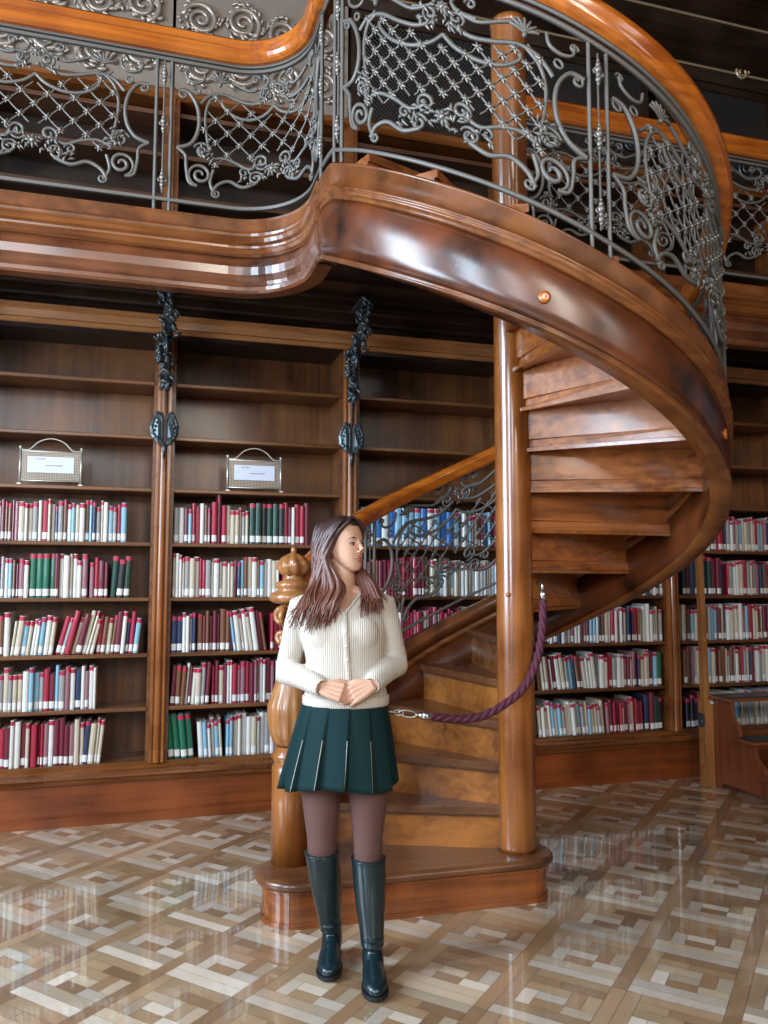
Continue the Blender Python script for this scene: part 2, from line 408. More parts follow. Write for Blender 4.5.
# ------------------------------------------------------------------ books
def px2x(px, Y=5.12):
    f = 800; d = Fv + Rv*((px-384)/f); return d.x/d.y*Y
PALC = dict(crimson=(.36,.018,.045), burgundy=(.15,.018,.035), white=(.68,.66,.62), cream=(.55,.47,.36), grey=(.30,.29,.29), navy=(.025,.04,.10),
            teal=(.03,.13,.15), sky=(.22,.42,.55), green=(.015,.13,.075), pine=(.012,.05,.035), brown=(.17,.07,.035), black=(.016,.016,.022), mauve=(.30,.13,.16), orange=(.5,.16,.05), blue=(.04,.16,.42), yellow=(.65,.45,.05))
CNAME = dict(crimson='bright red', burgundy='burgundy', white='white', cream='cream', grey='grey', navy='navy blue', teal='dark teal', sky='pale blue', green='green', pine='dark green', brown='brown', black='black', mauve='dusty pink', orange='orange', blue='blue', yellow='yellow')
BM = {k: plain('cover_'+k, v, .38, coat=.15) for k, v in PALC.items()}
PAGES = plain('book_pages', (.60,.52,.42), .8); LABELM = plain('spine_label_paper', (.72,.70,.68), .6); BANDM = plain('red_top_band', (.45,.02,.06), .4)
MIX = dict(a=['crimson','white','burgundy','grey','sky','cream','white','mauve','navy','cream','white','brown'],
           r=['crimson','burgundy','crimson','white','burgundy','mauve','cream'],
           w=['white','cream','white','grey','sky','cream'],
           k=['black','pine','navy','burgundy','black'],
           g=['green'], p=['pine','pine','black'], b=['sky','blue','sky','white'], B=['blue','blue','sky'], d=['burgundy','brown','burgundy','crimson'])
def book_mesh(w, h, d, col, band, lean=0):
    mb = MB(); t = .003
    # rounded spine + boards; local origin: front-bottom-left corner, spine toward -y
    sp = [(0,.004),(w*.2,-.002),(w*.5,-.004),(w*.8,-.002),(w,.004)]
    poly = sp + [(w,d),(w-t,d),(w-t,.012),(t,.012),(t,d),(0,d)]
    mb.prism(poly, 0, h, 0)
    mb.box(t+.0002, w-t-.0002, .0122, d-.006, .004, h-.004, 1)
    if band:
        q = [(x_, y_-.0008) for x_, y_ in sp]
        mb.prism(q + [(w+.0006,.02),(-.0006,.02)], h-.028, h-.004, 2)
    return mb
ORD = ['zeroth','first','second','third','fourth','fifth','sixth','seventh','eighth','ninth','tenth','eleventh','twelfth','thirteenth','fourteenth','fifteenth','sixteenth','seventeenth','eighteenth','nineteenth','twentieth']
TENS = ['','','twenty','thirty','forty']
def ordn(n):
    if n <= 20: return ORD[n]
    return TENS[n//10] + '-' + ORD[n%10] if n%10 else {3:'thirtieth',4:'fortieth'}[n//10]
# row specs: (bay, row from bottom 0..4, [(px_start, px_end, palette, height scale, lean degrees)], individual?)
ROWS = [
 (0,4,[(-2,72,'a',.93,0),(72,126,'a',.93,0)],1),
 (0,3,[(-2,32,'a',.88,0),(32,57,'g',1.0,0),(57,92,'a',.97,0),(92,112,'r',.88,0),(112,137,'k',.98,4)],1),
 (0,2,[(-2,16,'a',.95,0),(16,60,'w',.85,6),(60,100,'a',.95,13),(100,146,'a',.93,5)],1),
 (0,1,[(-2,30,'w',.92,0),(30,104,'a',.95,0)],1),
 (0,0,[(-2,8,'w',.85,0),(8,40,'r',.98,0),(40,90,'r',.98,0),(90,109,'a',.98,4)],1),
 (1,4,[(171,212,'a',.92,0),(212,222,'d',1.16,0),(222,250,'a',.9,0),(250,284,'p',1.0,0),(284,309,'r',1.0,0)],1),
 (1,3,[(170,196,'w',.98,0),(196,235,'a',.92,0),(235,283,'a',.95,0),(283,345,'r',.95,0)],1),
 (1,2,[(168,200,'a',.93,0),(200,236,'d',.98,0),(236,272,'a',.98,-8),(272,340,'d',.95,0)],1),
 (1,1,[(166,215,'a',.95,3),(215,278,'r',1.0,0),(278,340,'a',.95,0)],1),
 (1,0,[(163,174,'d',.75,-8),(174,204,'g',.98,-7),(204,230,'w',.88,-4),(230,280,'w',.95,0),(280,340,'r',.95,0)],1),
 (3,1,[(536,596,'a',.93,-7),(596,628,'a',.9,0),(628,652,'a',.98,0),(652,668,'g',.92,0)],1),
 (3,0,[(536,602,'w',.86,-5),(602,640,'r',.88,-2),(640,674,'k',.98,0)],1),
 (2,4,[(362,440,'b',.98,0),(440,462,'B',.9,0),(462,520,'a',.9,0)],0),
 (2,3,[(362,430,'d',.98,0),(430,520,'w',.92,0)],0),
 (2,2,[(362,520,'r',.95,0)],0),
 (2,1,[(362,520,'a',.95,0)],0),
 (3,4,[(540,668,'a',.95,0)],0),
 (3,3,[(540,668,'a',.95,0)],0),
 (3,2,[(536,640,'a',.92,0),(640,655,'w',1.0,0),(655,668,'a',.9,0)],0),
 (4,4,[(680,800,'a',.98,0)],0),
 (4,3,[(680,722,'k',1.1,0),(724,800,'a',.98,0)],0),
 (4,2,[(680,800,'a',1.0,0)],0),
 (4,1,[(680,800,'a',1.0,0)],0),
 (4,0,[(680,712,'k',.95,0),(712,800,'w',.95,0)],0)]
ROWN = {0:'bottom', 1:'second lowest', 2:'middle', 3:'second highest', 4:'top'}
BAYL = {0:'left bookcase bay', 1:'bay behind the woman', 3:'bay right of the column'}
stuff = MB(); smats = list(BM.keys()); mesh_cache = {}
n_ind = 0
for bay, row, segs, ind in ROWS:
    z = SH[row]; cnt = 0; rnd = random.Random(bay*31+row*7+3)
    xend = PIL[bay+1]-.07
    items = []
    for p0, p1, pal, hs, lean in segs:
        x = max(px2x(p0), PIL[bay]+.072); xe = min(px2x(p1), xend); k = 0
        while x < xe-.014:
            wd = rnd.choice([.016,.020,.024,.028,.032]) if not (pal in 'gpk' ) else .036
            if pal == 'w' and bay in (3,): wd = .024
            if pal in 'bB': wd = .045
            h = (.262*hs)*(rnd.uniform(.86,1.05) if pal not in 'gpbB' else 1.0)
            pl = MIX[pal]; col = pl[k % len(pl)] if pal in 'gpB' else rnd.choice(pl)
            if x+wd > xe+(.0 if lean else .01) - (h*math.sin(rad(max(lean,0)))*.4 if xe > xend-.02 else 0): break
            items.append((x, wd, h, col, lean + (rnd.uniform(-1.2,1.2) if abs(lean) > 1 else 0))); x += wd + .0012; k += 1
            if lean: x += .0008
    # lean: sheared placement: rotate about base corner
    for idx, (x, wd, h, col, lean) in enumerate(items):
        d = rnd.uniform(.17,.22); yf = 5.10 + rnd.uniform(.002,.03)
        band = rnd.random() < .62 and col not in ('crimson','burgundy')
        a = rad(lean)
        px_ = x; zz = z + .0005 + (wd*math.sin(a) if a > 0 else 0)
        if a < 0: zz = z + .0005
        pos = Vector((px_, yf, zz))
        Mx = Matrix.Translation(pos) @ Matrix.Rotation(a, 4, 'Y')
        if ind:
            key = (round(wd,3), round(h,2), col, band)
            if key not in mesh_cache:
                o = book_mesh(wd, round(h,2), .19, col, band).build('book', [BM[col], PAGES, BANDM]); mesh_cache[key] = o.data
            else:
                o = D.objects.new('book', mesh_cache[key]); COL.objects.link(o)
            o.location = pos; o.rotation_euler = (0, a, 0)
            if rnd.random() < .85:
                lk = ('lab', round(wd,3))
                if lk not in mesh_cache:
                    lm = MB(); w_ = wd; sp = [(.001,.0025),(w_*.2,-.0030),(w_*.5,-.0050),(w_*.8,-.0030),(w_-.001,.0025)]
                    lm.prism(sp + [(w_-.001,.006),(.001,.006)], .012, .052); lo = lm.build('spine_label', LABELM); mesh_cache[lk] = lo.data
                else:
                    lo = D.objects.new('spine_label', mesh_cache[lk]); COL.objects.link(lo)
                lo.parent = o
            cnt += 1; n_ind += 1
            ln = 'leaning ' if abs(lean) > 3 else ''
            tl = 'tall ' if h > .28 else ('short ' if h < .225 else '')
            lab = '%s%s%s book, %s from left, %s book row, %s' % (ln, tl, CNAME[col], ordn(cnt), ROWN[row], BAYL[bay])
            tag(o, lab, 'book', 'books on the %s row of the %s' % (ROWN[row], BAYL[bay]))
        else:
            b = book_mesh(wd, h, d, col, band); off = len(stuff.v)
            b2 = [Mx @ Vector(p) for p in b.v]
            stuff.v += [tuple(p) for p in b2]
            for f, m_, s_ in zip(b.f, b.m, b.sm):
                stuff.f.append([q+off for q in f]); stuff.sm.append(False)
                stuff.m.append(smats.index(col) if m_ == 0 else (len(smats) + (0 if m_ == 1 else 1)))
            if rnd.random() < .8:
                w_ = wd; lm = MB(); sp = [(.001,.0025),(w_*.2,-.0035),(w_*.5,-.0055),(w_*.8,-.0035),(w_-.001,.0025)]
                lm.prism(sp + [(w_-.001,.006),(.001,.006)], .012, .052); off = len(stuff.v)
                stuff.v += [tuple(Mx @ Vector(p)) for p in lm.v]
                for f in lm.f: stuff.f.append([q+off for q in f]); stuff.sm.append(False); stuff.m.append(len(smats)+2)
so = stuff.build('books', [BM[k] for k in smats] + [PAGES, BANDM, LABELM], fix=False)
tag(so, 'rows of red, white and dark books on the shelves behind and right of the stairs', 'books', kind='stuff')
print('individual books', n_ind)

# sign holders
def sign_holder(x, label, z=SH[5], w=.34, h=.225):
    r = empty('sign_holder', (x, 5.13, z), 0, label, 'sign', 'mesh sign holders on the shelves')
    mb = MB()
    for s in (-1, 1):
        mb.tube([(s*w/2, 0, 0), (s*w/2, 0, h*.98)], .007, 8); mb.ball((s*w/2, 0, h*1.0), .010, 8, 6)
    mb.tube([(-w/2,0,.025),(w/2,0,.025)], .004); mb.tube([(-w/2,0,h*.9),(w/2,0,h*.9)], .004)
    for s in (-1, 1): mb.box(s*w/2-.012, s*w/2+.012, -.03, .03, 0, .006)
    mb.build('frame', SILVER, r)
    mb = MB(); mb.tube([(p[0], 0, p[1]) for p in crom([(-w/2,h*.94),(-w*.36,h*.94),(-w*.2,h*1.16),(0,h*1.25),(w*.2,h*1.16),(w*.36,h*.94),(w/2,h*.94)], 6)], .0045); mb.build('arched_top', SILVER, r)
    mb = MB()
    nx, nz = 34, 18
    for i in range(nx+1):
        x_ = -w/2+.012+(w-.024)*i/nx; mb.box(x_-.0017, x_+.0017, -.001, .001, .027, h*.89)
    for k in range(nz+1):
        z_ = .028+(h*.88-.028)*k/nz; mb.box(-w/2+.01, w/2-.01, -.0015, .0015, z_-.0017, z_+.0017)
    mb.build('mesh_plate', MESHM, r)
    mb = MB(); mb.box(-w*.38, w*.38, -.006, -.003, h*.33, h*.76); mb.build('paper', PAPER, r)
    mb = MB(); rr = random.Random(3)
    for x0_, x1_, zz in ((-w*.25,-w*.09,h*.69),(-w*.08,w*.18,h*.52)):
        xx = x0_
        while xx < x1_:
            l = rr.uniform(.003,.008); mb.box(xx, xx+l, -.0075, -.006, zz-.003, zz+.003+rr.uniform(0,.002)); xx += l+.0025
    mb.build('writing', INK, r)
    return r
sign_holder(px2x(49), 'silver mesh sign holder with white paper on the left bay shelf')
sign_holder(px2x(254), 'pale mesh sign holder with white paper on the shelf behind the woman')
# ------------------------------------------------------------------ spiral staircase
CX, CY = 1.675, 3.475
RO, RI = .95, .875
stair = empty('spiral_staircase', (CX, CY, 0), 0, 'carved wooden spiral staircase with iron railing winding around a round column', 'staircase')
def S(mb, name, mat, parent=None, **k):
    o = mb.build(name, mat, **k); o.parent = parent or stair
    M = Matrix.Translation(stair.location)
    if parent is None or parent is stair: o.matrix_parent_inverse = M.inverted()
    return o      # sub-parts share world coordinates with their identity-placed parent
def cyl_pt(phi, r, z): return Vector((CX + r*math.cos(rad(phi)), CY + r*math.sin(rad(phi)), z))
RISE = .19
def phik(k):
    if k <= 10: return 158 - 19.4*(k-2)
    return 2.8 - 23.2*(k-10)
def zbot(p): return min(1.113 + (49-p)*.00773, 2.865)
def ztop(p):
    h = .40 + .045*max(0, min(1, (-p-95)/60)) 
    return min(zbot(p) + h, 3.25)
# step 1: bull-nose block
def bull(off):
    out = []
    cL, rL = (.648, 3.505), .15+off; cR, rR = (1.668, 3.455), .125+off
    for a in range(200, 269, 8): out.append((cL[0]+rL*math.cos(rad(a))*.95, cL[1]+rL*math.sin(rad(a))))
    out.append((.655+.03, 3.505-rL)); out.append((1.60, 3.332-off))
    for a in range(-80, 91, 10): out.append((cR[0]+rR*math.cos(rad(a)), cR[1]+rR*math.sin(rad(a))))
    out += [(1.5, 3.72), (.9, 3.98), (.62, 3.80+off)]
    for a in range(110, 200, 10): out.append((cL[0]+rL*math.cos(rad(a))*.95, cL[1]+rL*math.sin(rad(a))))
    return out
b1 = MB()
for off, z0, z1 in ((0,0,.14),(.012,.14,.152)): b1.prism(bull(off), z0, z1)
for off, z0, z1 in ((.006,0,.022),): b1.prism(bull(off), z0, z1)
bottom = S(b1, 'bottom_step', W_step)
b2 = MB(); prev = None
prof = [(.0,.152),(.022,.153),(.030,.160),(.032,.170),(.030,.182),(.022,.189),(.0,.190)]
outl = [bull(o) for o, z in prof]
rows = [[(x, y, z) for x, y in outl[i]] for i, (o, z) in enumerate(prof)]
b2.grid(rows, 0, close_v=True, smooth=True, cap=True); S(b2, 'tread', W_tread, bottom)
# steps 2..16
for k in range(2, 18):
    p0, p1 = phik(k), phik(k+1)
    z1 = RISE*k; z0 = RISE*(k-1)
    mb = MB(); r0 = .06; rA = RI+.005
    n = 5; lo = []; 
    nose = 2.2
    # tread slab with nosing past its riser
    def wedge(pa, pb, ra, rb, extra):
        d = Vector((math.cos(rad(pa)), math.sin(rad(pa)))); nrm = Vector((-d.y, d.x))
        out = []
        out.append(Vector((CX,CY)) + d*ra + nrm*extra); out.append(Vector((CX,CY)) + d*rb + nrm*extra)
        for i in range(1, n+1):
            a = pa + (pb-pa)*i/n; out.append(Vector((CX + rb*math.cos(rad(a)), CY + rb*math.sin(rad(a)))))
        out.append(Vector((CX + ra*math.cos(rad(pb)), CY + ra*math.sin(rad(pb)))))
        return [(q.x, q.y) for q in out]
    over = -2.0
    w0 = wedge(p0, p1+over, r0, rA, .032)
    prof = [(0, z1-.038), (1, z1-.034), (1, z1-.006), (0, z1)]
    mb.prism(w0, z1-.034, z1, 0)
    w1 = wedge(p0, p1+over, r0, rA, .018); mb.prism(w1, z1-.046, z1-.034, 0)
    tr = S(mb, 'step', W_tread if k < 7 else W_soffit, bevel=.004)
    # riser
    mb = MB(); d = Vector((math.cos(rad(p0)), math.sin(rad(p0)))); nr = Vector((-d.y, d.x)); c = Vector((CX,CY))
    q = [c+d*r0+nr*.006, c+d*rA+nr*.006, c+d*rA-nr*.016, c+d*r0-nr*.016]
    mb.prism([(t.x,t.y) for t in q], z0 - (.0 if k == 2 else .0), z1-.046)
    S(mb, 'riser', W_riser if k < 9 else W_soffit, tr)
    # small moulding where the riser meets the tread below it, seen from underneath
    if k > 2:
        mb = MB()
        q = [c+d*r0-nr*.016, c+d*rA-nr*.016, c+d*rA-nr*.034, c+d*r0-nr*.034]
        mb.prism([(t.x,t.y) for t in q], z0-.062, z0-.046)
        q = [c+d*r0+nr*.02, c+d*rA+nr*.02, c+d*rA-nr*.022, c+d*r0-nr*.022]
        mb.prism([(t.x,t.y) for t in q], z0-.054, z0-.046)
        S(mb, 'soffit_moulding', W_z, tr)
# outer stringer: moulded ribbon that winds up
PH0, PH1 = 166, -181
ph = [PH0 + (PH1-PH0)*i/150 for i in range(151)]
def ribbon(mb, prof, phs, zf, m=0, caps=True):
    rows = []
    for p in phs: rows.append([cyl_pt(p, r, zf(p, t)) for r, t in prof])
    nv = len(prof)
    for j in range(nv): mb.grid([[r_[j], r_[(j+1) % nv]] for r_ in rows], m, smooth=True)
    if caps: mb.add(rows[0], [list(range(nv))], m); mb.add(rows[-1], [list(range(nv))[::-1]], m)
zf = lambda p, t: zbot(p) + (ztop(p)-zbot(p))*t
mb = MB(); ribbon(mb, [(RI,.06),(.950,.06),(.955,.20),(.962,.33),(.962,.45),(.955,.56),(.945,.64),(RI,.64)], ph, zf)
st = S(mb, 'outer_stringer', W_burl)
mb = MB(); ribbon(mb, [(RI-.004,.0),(.956,.0),(.962,.008),(.962,.022),(.955,.03),(.960,.036),(.960,.052),(.95,.06),(RI-.004,.06)], ph, zf); S(mb, 'bottom_moulding', W_band, st)
mb = MB(); ribbon(mb, [(RI,.64),(.948,.64),(.956,.655),(.956,.672),(.964,.68),(.972,.695),(.972,.712),(.962,.725),(.972,.735),(.976,.75),(.966,.765),(.957,.775),(RI,.775)], ph, zf); S(mb, 'moulding', W_x, st)
mb = MB(); ribbon(mb, [(RI-.006,.775),(.955,.775),(.955,.97),(.962,.975),(.962,1.0),(RI-.006,1.0)], ph, zf); S(mb, 'top_band', W_band, st)
# round wooden plugs on the stringer face
for p, t in ((-108.5,.30),(-52,.32)):
    mb = MB(); c = cyl_pt(p, .958, zf(p,t)); nn = Vector((math.cos(rad(p)), math.sin(rad(p)), 0)); s_ = Vector((-nn.y, nn.x, 0))
    rows = []
    for r_, o_ in ((.022,0),(.024,.006),(.020,.012),(.010,.0125),(.002,.0115)):
        rows.append([c + nn*o_ + s_*r_*math.cos(2*PI*i/14) + Vector((0,0,1))*r_*math.sin(2*PI*i/14) for i in range(14)])
    mb.grid(rows, 0, close_v=True, cap=True); S(mb, 'wooden_plug', W_rail, st)
# centre column
mb = MB(); mb.lathe([(.088,.189),(.090,.21),(.086,.235),(.086,4.18),(.089,4.19),(.092,4.20),(.088,4.22),(.06,4.235),(.01,4.24)], (CX,CY,0), 40)
colm = S(mb, 'centre_column', W_z)
mb = MB(); mb.ball((CX-.066, CY-.066, 1.355), .011, 10, 8); S(mb, 'plug', W_rail, colm)
# turned and carved newel post
NX, NY = .640, 3.60
mb = MB(); mb.lathe([(.086,.189),(.086,.60),(.078,.615),(.082,.63),(.09,.645),(.086,.66),(.076,.668),(.07,.69)], (NX,NY,0), 32)
nw = S(mb, 'newel_post', W_z)
mb = MB(); mb.lathe([(.06,.69),(.080,.71),(.096,.76),(.104,.82),(.103,.87),(.088,.93),(.074,.97),(.066,1.0),(.058,1.06),(.062,1.09),(.05,1.10)], (NX,NY,0), 64, fl=lambda a, z: (.07*abs(math.cos(8*a)) if .70 < z < .89 else 0)); S(mb, 'fluted_vase', W_post, nw)
mb = MB(); mb.lathe([(.05,1.10),(.055,1.14),(.045,1.2),(.06,1.27),(.065,1.30),(.05,1.315)], (NX,NY,0), 32)
for k in range(4):
    a = PI/4 + k*PI/2
    ex = Vector((math.cos(a), math.sin(a), 0))
    for cz, rr_, hd in ((1.255,.038,1),(1.165,.026,-1)):
        v = volute((.062, cz), rr_, .006, PI/2 if hd > 0 else -PI/2, 1.3, 18, -1 if hd > 0 else 1)
        mb.tube([Vector((NX,NY,0)) + ex*p[0] + Vector((0,0,p[1])) for p in v], [.016-.008*i/18 for i in range(19)], 6)
S(mb, 'scroll_capital', W_post, nw)
mb = MB(); mb.lathe([(.05,1.315),(.085,1.318),(.106,1.33),(.110,1.345),(.104,1.36),(.08,1.37),(.07,1.378),(.078,1.388),(.082,1.40),(.076,1.412),(.05,1.42),(.042,1.435),(.048,1.445)], (NX,NY,0), 32); S(mb, 'ring_moulding', W_post, nw)
mb = MB(); mb.lathe([(.045,1.44),(.062,1.455),(.072,1.475),(.070,1.50),(.05,1.525),(.025,1.54),(.012,1.545),(.014,1.56),(.009,1.572),(.002,1.576)], (NX,NY,0), 48, fl=lambda a, z: .10*math.sin(8*a + (z-1.44)*40) if z < 1.53 else 0); S(mb, 'finial', W_post, nw)

# handrail of the stair
def hz_(p):
    t = max(0, min(1, (70-p)/110)); o_ = .83 + .09*t
    if p < -130: o_ = .92 - .035*min(1, (-130-p)/40)
    return ztop(p) + o_
HPH = [171 - 352*i/140 for i in range(141)]
hprof = [(-.045,-.03),(-.03,-.045),(.03,-.045),(.045,-.03),(.040,-.012),(.050,.004),(.048,.03),(.03,.048),(0,.054),(-.03,.048),(-.048,.03),(-.050,.004),(-.040,-.012)]
mb = MB(); rows = []
for p in HPH:
    R_ = .945 + .07*max(0, (p-150)/21); k_ = 1 + .22*max(0, min(1, (60-p)/90))
    rows.append([cyl_pt(p, R_+a*k_, hz_(p)+b*k_) for a, b in hprof])
mb.grid(rows, 0, close_v=True, smooth=True, cap=True); S(mb, 'handrail', W_rail)

# ------------------------------------------------------------------ ironwork panel in (u, v): u in -.5...5, v 0...75
def panel(mapf, W=1.0, H=.75, seed=1, pitch=.12):
    """returns three collectors: lattice, scrollwork, flowers. mapf(u, v, d) -> world point"""
    lat, scr = MB(), MB(); L = W; palL, palR, rosB, rosT = MB(), MB(), MB(), MB(); clus = []
    def T_(mb, pts, r, n=5, m=0):
        mb.tube([mapf(p[0], p[1], 0) for p in pts], [q*1.1 for q in r] if isinstance(r, list) else r*1.1, n, m)
    def taper(n, r, e=.5): return [r*(e+(1-e)*math.sin(PI*i/(n-1))) for i in range(n)]
    hw = L/2
    top = lambda u: .555 - .05*math.cos(PI*min(1,abs(u)/(.36*L))*1.0) + .02*abs(u)/(.3*L)
    bot = lambda u: .235 + .05*math.cos(PI*min(1,abs(u)/(.36*L)))
    ue = .37*L
    def inside(u, v):
        return abs(u) < ue - .12*abs(v-.39)**1.0 and bot(u) < v < top(u)
    # diagonal lattice with small flowers on the crossings
    nn = int(1.2*L/pitch)
    for s in (1, -1):
        for k in range(-nn, nn+1):
            run = []
            for i in range(61):
                v = .15 + .5*i/60; u = k*pitch + s*(v-.39)
                if inside(u, v): run.append((u, v))
                elif run:
                    if len(run) > 3: T_(lat, [run[0], run[len(run)//2], run[-1]], .0042, 4)
                    run = []
            if len(run) > 3: T_(lat, [run[0], run[len(run)//2], run[-1]], .0042, 4)
    for a in range(-nn, nn+1):
        for b in range(-nn, nn+1):
            # crossings: u = a*p + t = b*p - t
            t = (b-a)*pitch/2; u = a*pitch + t; v = .39 + t
            if (a+b) % 1 == 0 and inside(u, v):
                for q in range(3):
                    an = PI*q/3 + .26
                    p_ = [mapf(u-.021*math.cos(an), v-.021*math.sin(an), .004), mapf(u, v, .007), mapf(u+.021*math.cos(an), v+.021*math.sin(an), .004)]
                    lat.tube(p_, [.003,.008,.003], 4, 1)
                lat.ball(mapf(u, v, .010), .0085, 5, 4, 1)
    # frame curves round the lattice
    for s in (1, -1):
        f = lambda P: [(s*p[0]*L, p[1]) for p in P]
        T_(scr, crom(f([(0,.545),(.05,.50),(.13,.475),(.21,.49),(.265,.535),(.27,.565)]), 5), .0085)
        T_(scr, crom(f([(.02,.60),(.10,.565),(.18,.575),(.26,.60),(.33,.585),(.38,.53)]), 5), .0085)
        T_(scr, crom(f([(.04,.665),(.12,.635),(.20,.665),(.27,.70)]), 5), .0075)
        T_(scr, crom(f([(.06,.72),(.03,.69),(.06,.655),(.12,.645)]), 5), .008)
        T_(scr, crom(f([(.29,.60),(.335,.55),(.355,.47),(.35,.38),(.335,.30)]), 5), .0075)
        T_(scr, crom(f([(.488,.585),(.44,.58),(.40,.52),(.385,.44),(.395,.36),(.43,.30),(.492,.275)]), 6), .010)
        T_(scr, [(s*a*1.0, b) for a, b in volute((.465*L,.565), .026, .006, PI*.6, 1.2, 14, -1)], .006)
        T_(scr, crom(f([(.492,.275),(.45,.24),(.445,.18),(.43,.10),(.39,.085)]), 5), .0085)
        T_(scr, [(s*a, b) for a, b in volute((.375*L,.145), .062, .010, -PI*.35, 1.7, 30, 1)], taper(31, .0095, .7))
        T_(scr, [(s*a, b) for a, b in volute((.365*L,.275), .046, .008, PI*.1, 1.6, 26, 1)], taper(27, .0085, .7))
        T_(scr, crom(f([(.31,.18),(.325,.11),(.30,.05)]), 5), .0085)
        T_(scr, [(s*a, b) for a, b in volute((.295*L,.055), .022, .005, -PI*.1, 1.2, 12, -1)], .006)
        T_(scr, crom(f([(.09,.13),(.16,.105),(.23,.13),(.29,.10),(.315,.05)]), 5), .0095)
        T_(scr, crom(f([(.07,.235),(.13,.205),(.20,.235),(.27,.25),(.33,.225)]), 5), .008)
        # corner C scroll and ring beside the shell
        T_(scr, crom(f([(.36,.70),(.37,.655),(.41,.64),(.45,.66),(.455,.70)]), 5), .007)
        T_(scr, [(s*a, b) for a, b in volute((.40*L,.595), .016, .016, 0, 1, 12, 1)], .0055)
        T_(scr, [(s*a, b) for a, b in volute((.455*L,.69), .018, .005, 0, 1.1, 10, 1)], .0055)
        # shell palmette
        for q in range(7):
            an = rad(20+q*23.3); c = Vector((s*.285*L, .655))
            p1_ = (c.x+.058*math.cos(an), c.y+.058*math.sin(an))
            (palL if s < 0 else palR).tube([mapf(c.x, c.y, .004), mapf((c.x*.5+p1_[0]*.5), (c.y*.5+p1_[1]*.5), .012), mapf(*p1_, .006)], [.003,.0075,.006], 5, 0)
        (palL if s < 0 else palR).ball(mapf(s*.285*L, .645, .008), .012, 6, 5, 0)
        # central scrolls at the bottom and top
        T_(scr, [(s*a, b) for a, b in volute((.065*L,.245), .044, .007, -PI*.6, 1.5, 24, 1)], taper(25, .008, .7))
        T_(scr, [(s*a, b) for a, b in volute((.095*L,.155), .038, .007, PI*.9, 1.5, 24, -1)], taper(25, .008, .7))
        T_(scr, [(s*a, b) for a, b in volute((.155*L,.185), .028, .005, PI, 1.3, 18, -1)], taper(19, .007, .7))
        T_(scr, [(s*a, b) for a, b in volute((.05*L,.625), .034, .006, -PI*.5, 1.4, 20, 1)], taper(21, .0075, .7))
        T_(scr, [(s*a, b) for a, b in volute((.10*L,.70), .024, .005, PI, 1.2, 14, -1)], .006)
        rnd = random.Random(seed+int(s)+3)
        for (cu, cv, ru, rv, cnt) in ((.06,.20,.06,.05,16),(.12,.15,.06,.03,10),(.05,.61,.05,.05,12),(.35,.29,.035,.05,12),(.33,.24,.03,.03,6)):
            flo = MB(); clus.append(flo)
            for q in range(cnt):
                uu = s*(cu*L + rnd.uniform(-ru, ru)); vv = cv + rnd.uniform(-rv, rv); an = rnd.uniform(0, PI); l = rnd.uniform(.010,.020)
                flo.tube([mapf(uu-l*math.cos(an), vv-l*math.sin(an), .004), mapf(uu, vv, .012), mapf(uu+l*math.cos(an), vv+l*math.sin(an), .004)], [.0015,.0075,.001], 5, rnd.choice([0,0,1]))
    for q in range(8):
        an = 2*PI*q/8
        for cv, rr_ in ((.195,.036),(.655,.028)):
            (rosB if cv < .4 else rosT).tube([mapf(0, cv, .006), mapf(rr_*.6*math.cos(an), cv+rr_*.6*math.sin(an), .014), mapf(rr_*math.cos(an), cv+rr_*math.sin(an), .006)], [.003,.009,.003], 5, 0)
    rosB.ball(mapf(0,.195,.014), .014, 8, 6, 1); rosT.ball(mapf(0,.655,.012), .012, 8, 6, 1)
    return lat, scr, [('palmette', palL), ('palmette', palR), ('rosette', rosB), ('rosette', rosT)] + [('leaf_cluster', c_) for c_ in clus]
def post_pair(mapf, uc, H, g=.036, low=-.07):
    """two upright bars with a thin rod and cast knots between"""
    bars, orns = MB(), []
    for s in (-1, 1):
        bars.tube([mapf(uc+s*g, low, 0), mapf(uc+s*g, H/2, 0), mapf(uc+s*g, H, 0)], .0095, 4)
    bars.tube([mapf(uc, .02, 0), mapf(uc, H*.5, 0), mapf(uc, H-.02, 0)], .005, 6)
    for cv in (.09, .39, .65):
        orn = MB(); orns.append(orn)
        for dv, rr_ in ((-.045,.008),(-.028,.013),(-.008,.010),(.012,.015),(.032,.011),(.05,.007)):
            orn.ball(mapf(uc, cv+dv, .004), (rr_, rr_, rr_*1.2), 7, 5)
        for s in (-1, 1):
            orn.tube([mapf(uc+p[0], cv+p[1], .004) for p in volute((s*.014, .0), .014, .004, PI/2, 1.1, 8, s)], .0045, 5)
    return bars, orns
# spiral panels
RP = .945; DPH = 72.0; PW = RP*rad(DPH)
LOW = .075; HTOT = .735
def map_spiral(pc):
    def f(u, v, d):
        p = pc - math.degrees(u/RP)
        return cyl_pt(p, RP+d, ztop(p) + LOW + v*HTOT/.75)
    return f
zr = lambda off: (lambda p, t: ztop(p) + off + t)
def rail_prof(h): return [(RP-.009, -h), (RP+.009, -h), (RP+.009, h), (RP-.009, h)]
RPH = [167 - 347*i/140 for i in range(141)]
for name, off in (('lower_rail', LOW-.012), ('upper_rail', LOW+HTOT+.012), ('upper_rail', LOW+HTOT+.048)):
    mb = MB(); ribbon(mb, rail_prof(.008), RPH, lambda p, t, off=off: ztop(p)+off+t); S(mb, name, IRON)
CENT = [-59, -131, 13, 85]
for i, pc in enumerate(CENT):
    W = PW - .085
    lat, scr, flo = panel(map_spiral(pc), W=W, seed=i, pitch=.092)
    pn = S(scr, 'railing_panel', IRON, fix=False)
    S(lat, 'lattice', [IRON, IRON_L], pn, fix=False); [S(q_, n_, [IRON, IRON_L], pn, fix=False) for n_, q_ in flo]
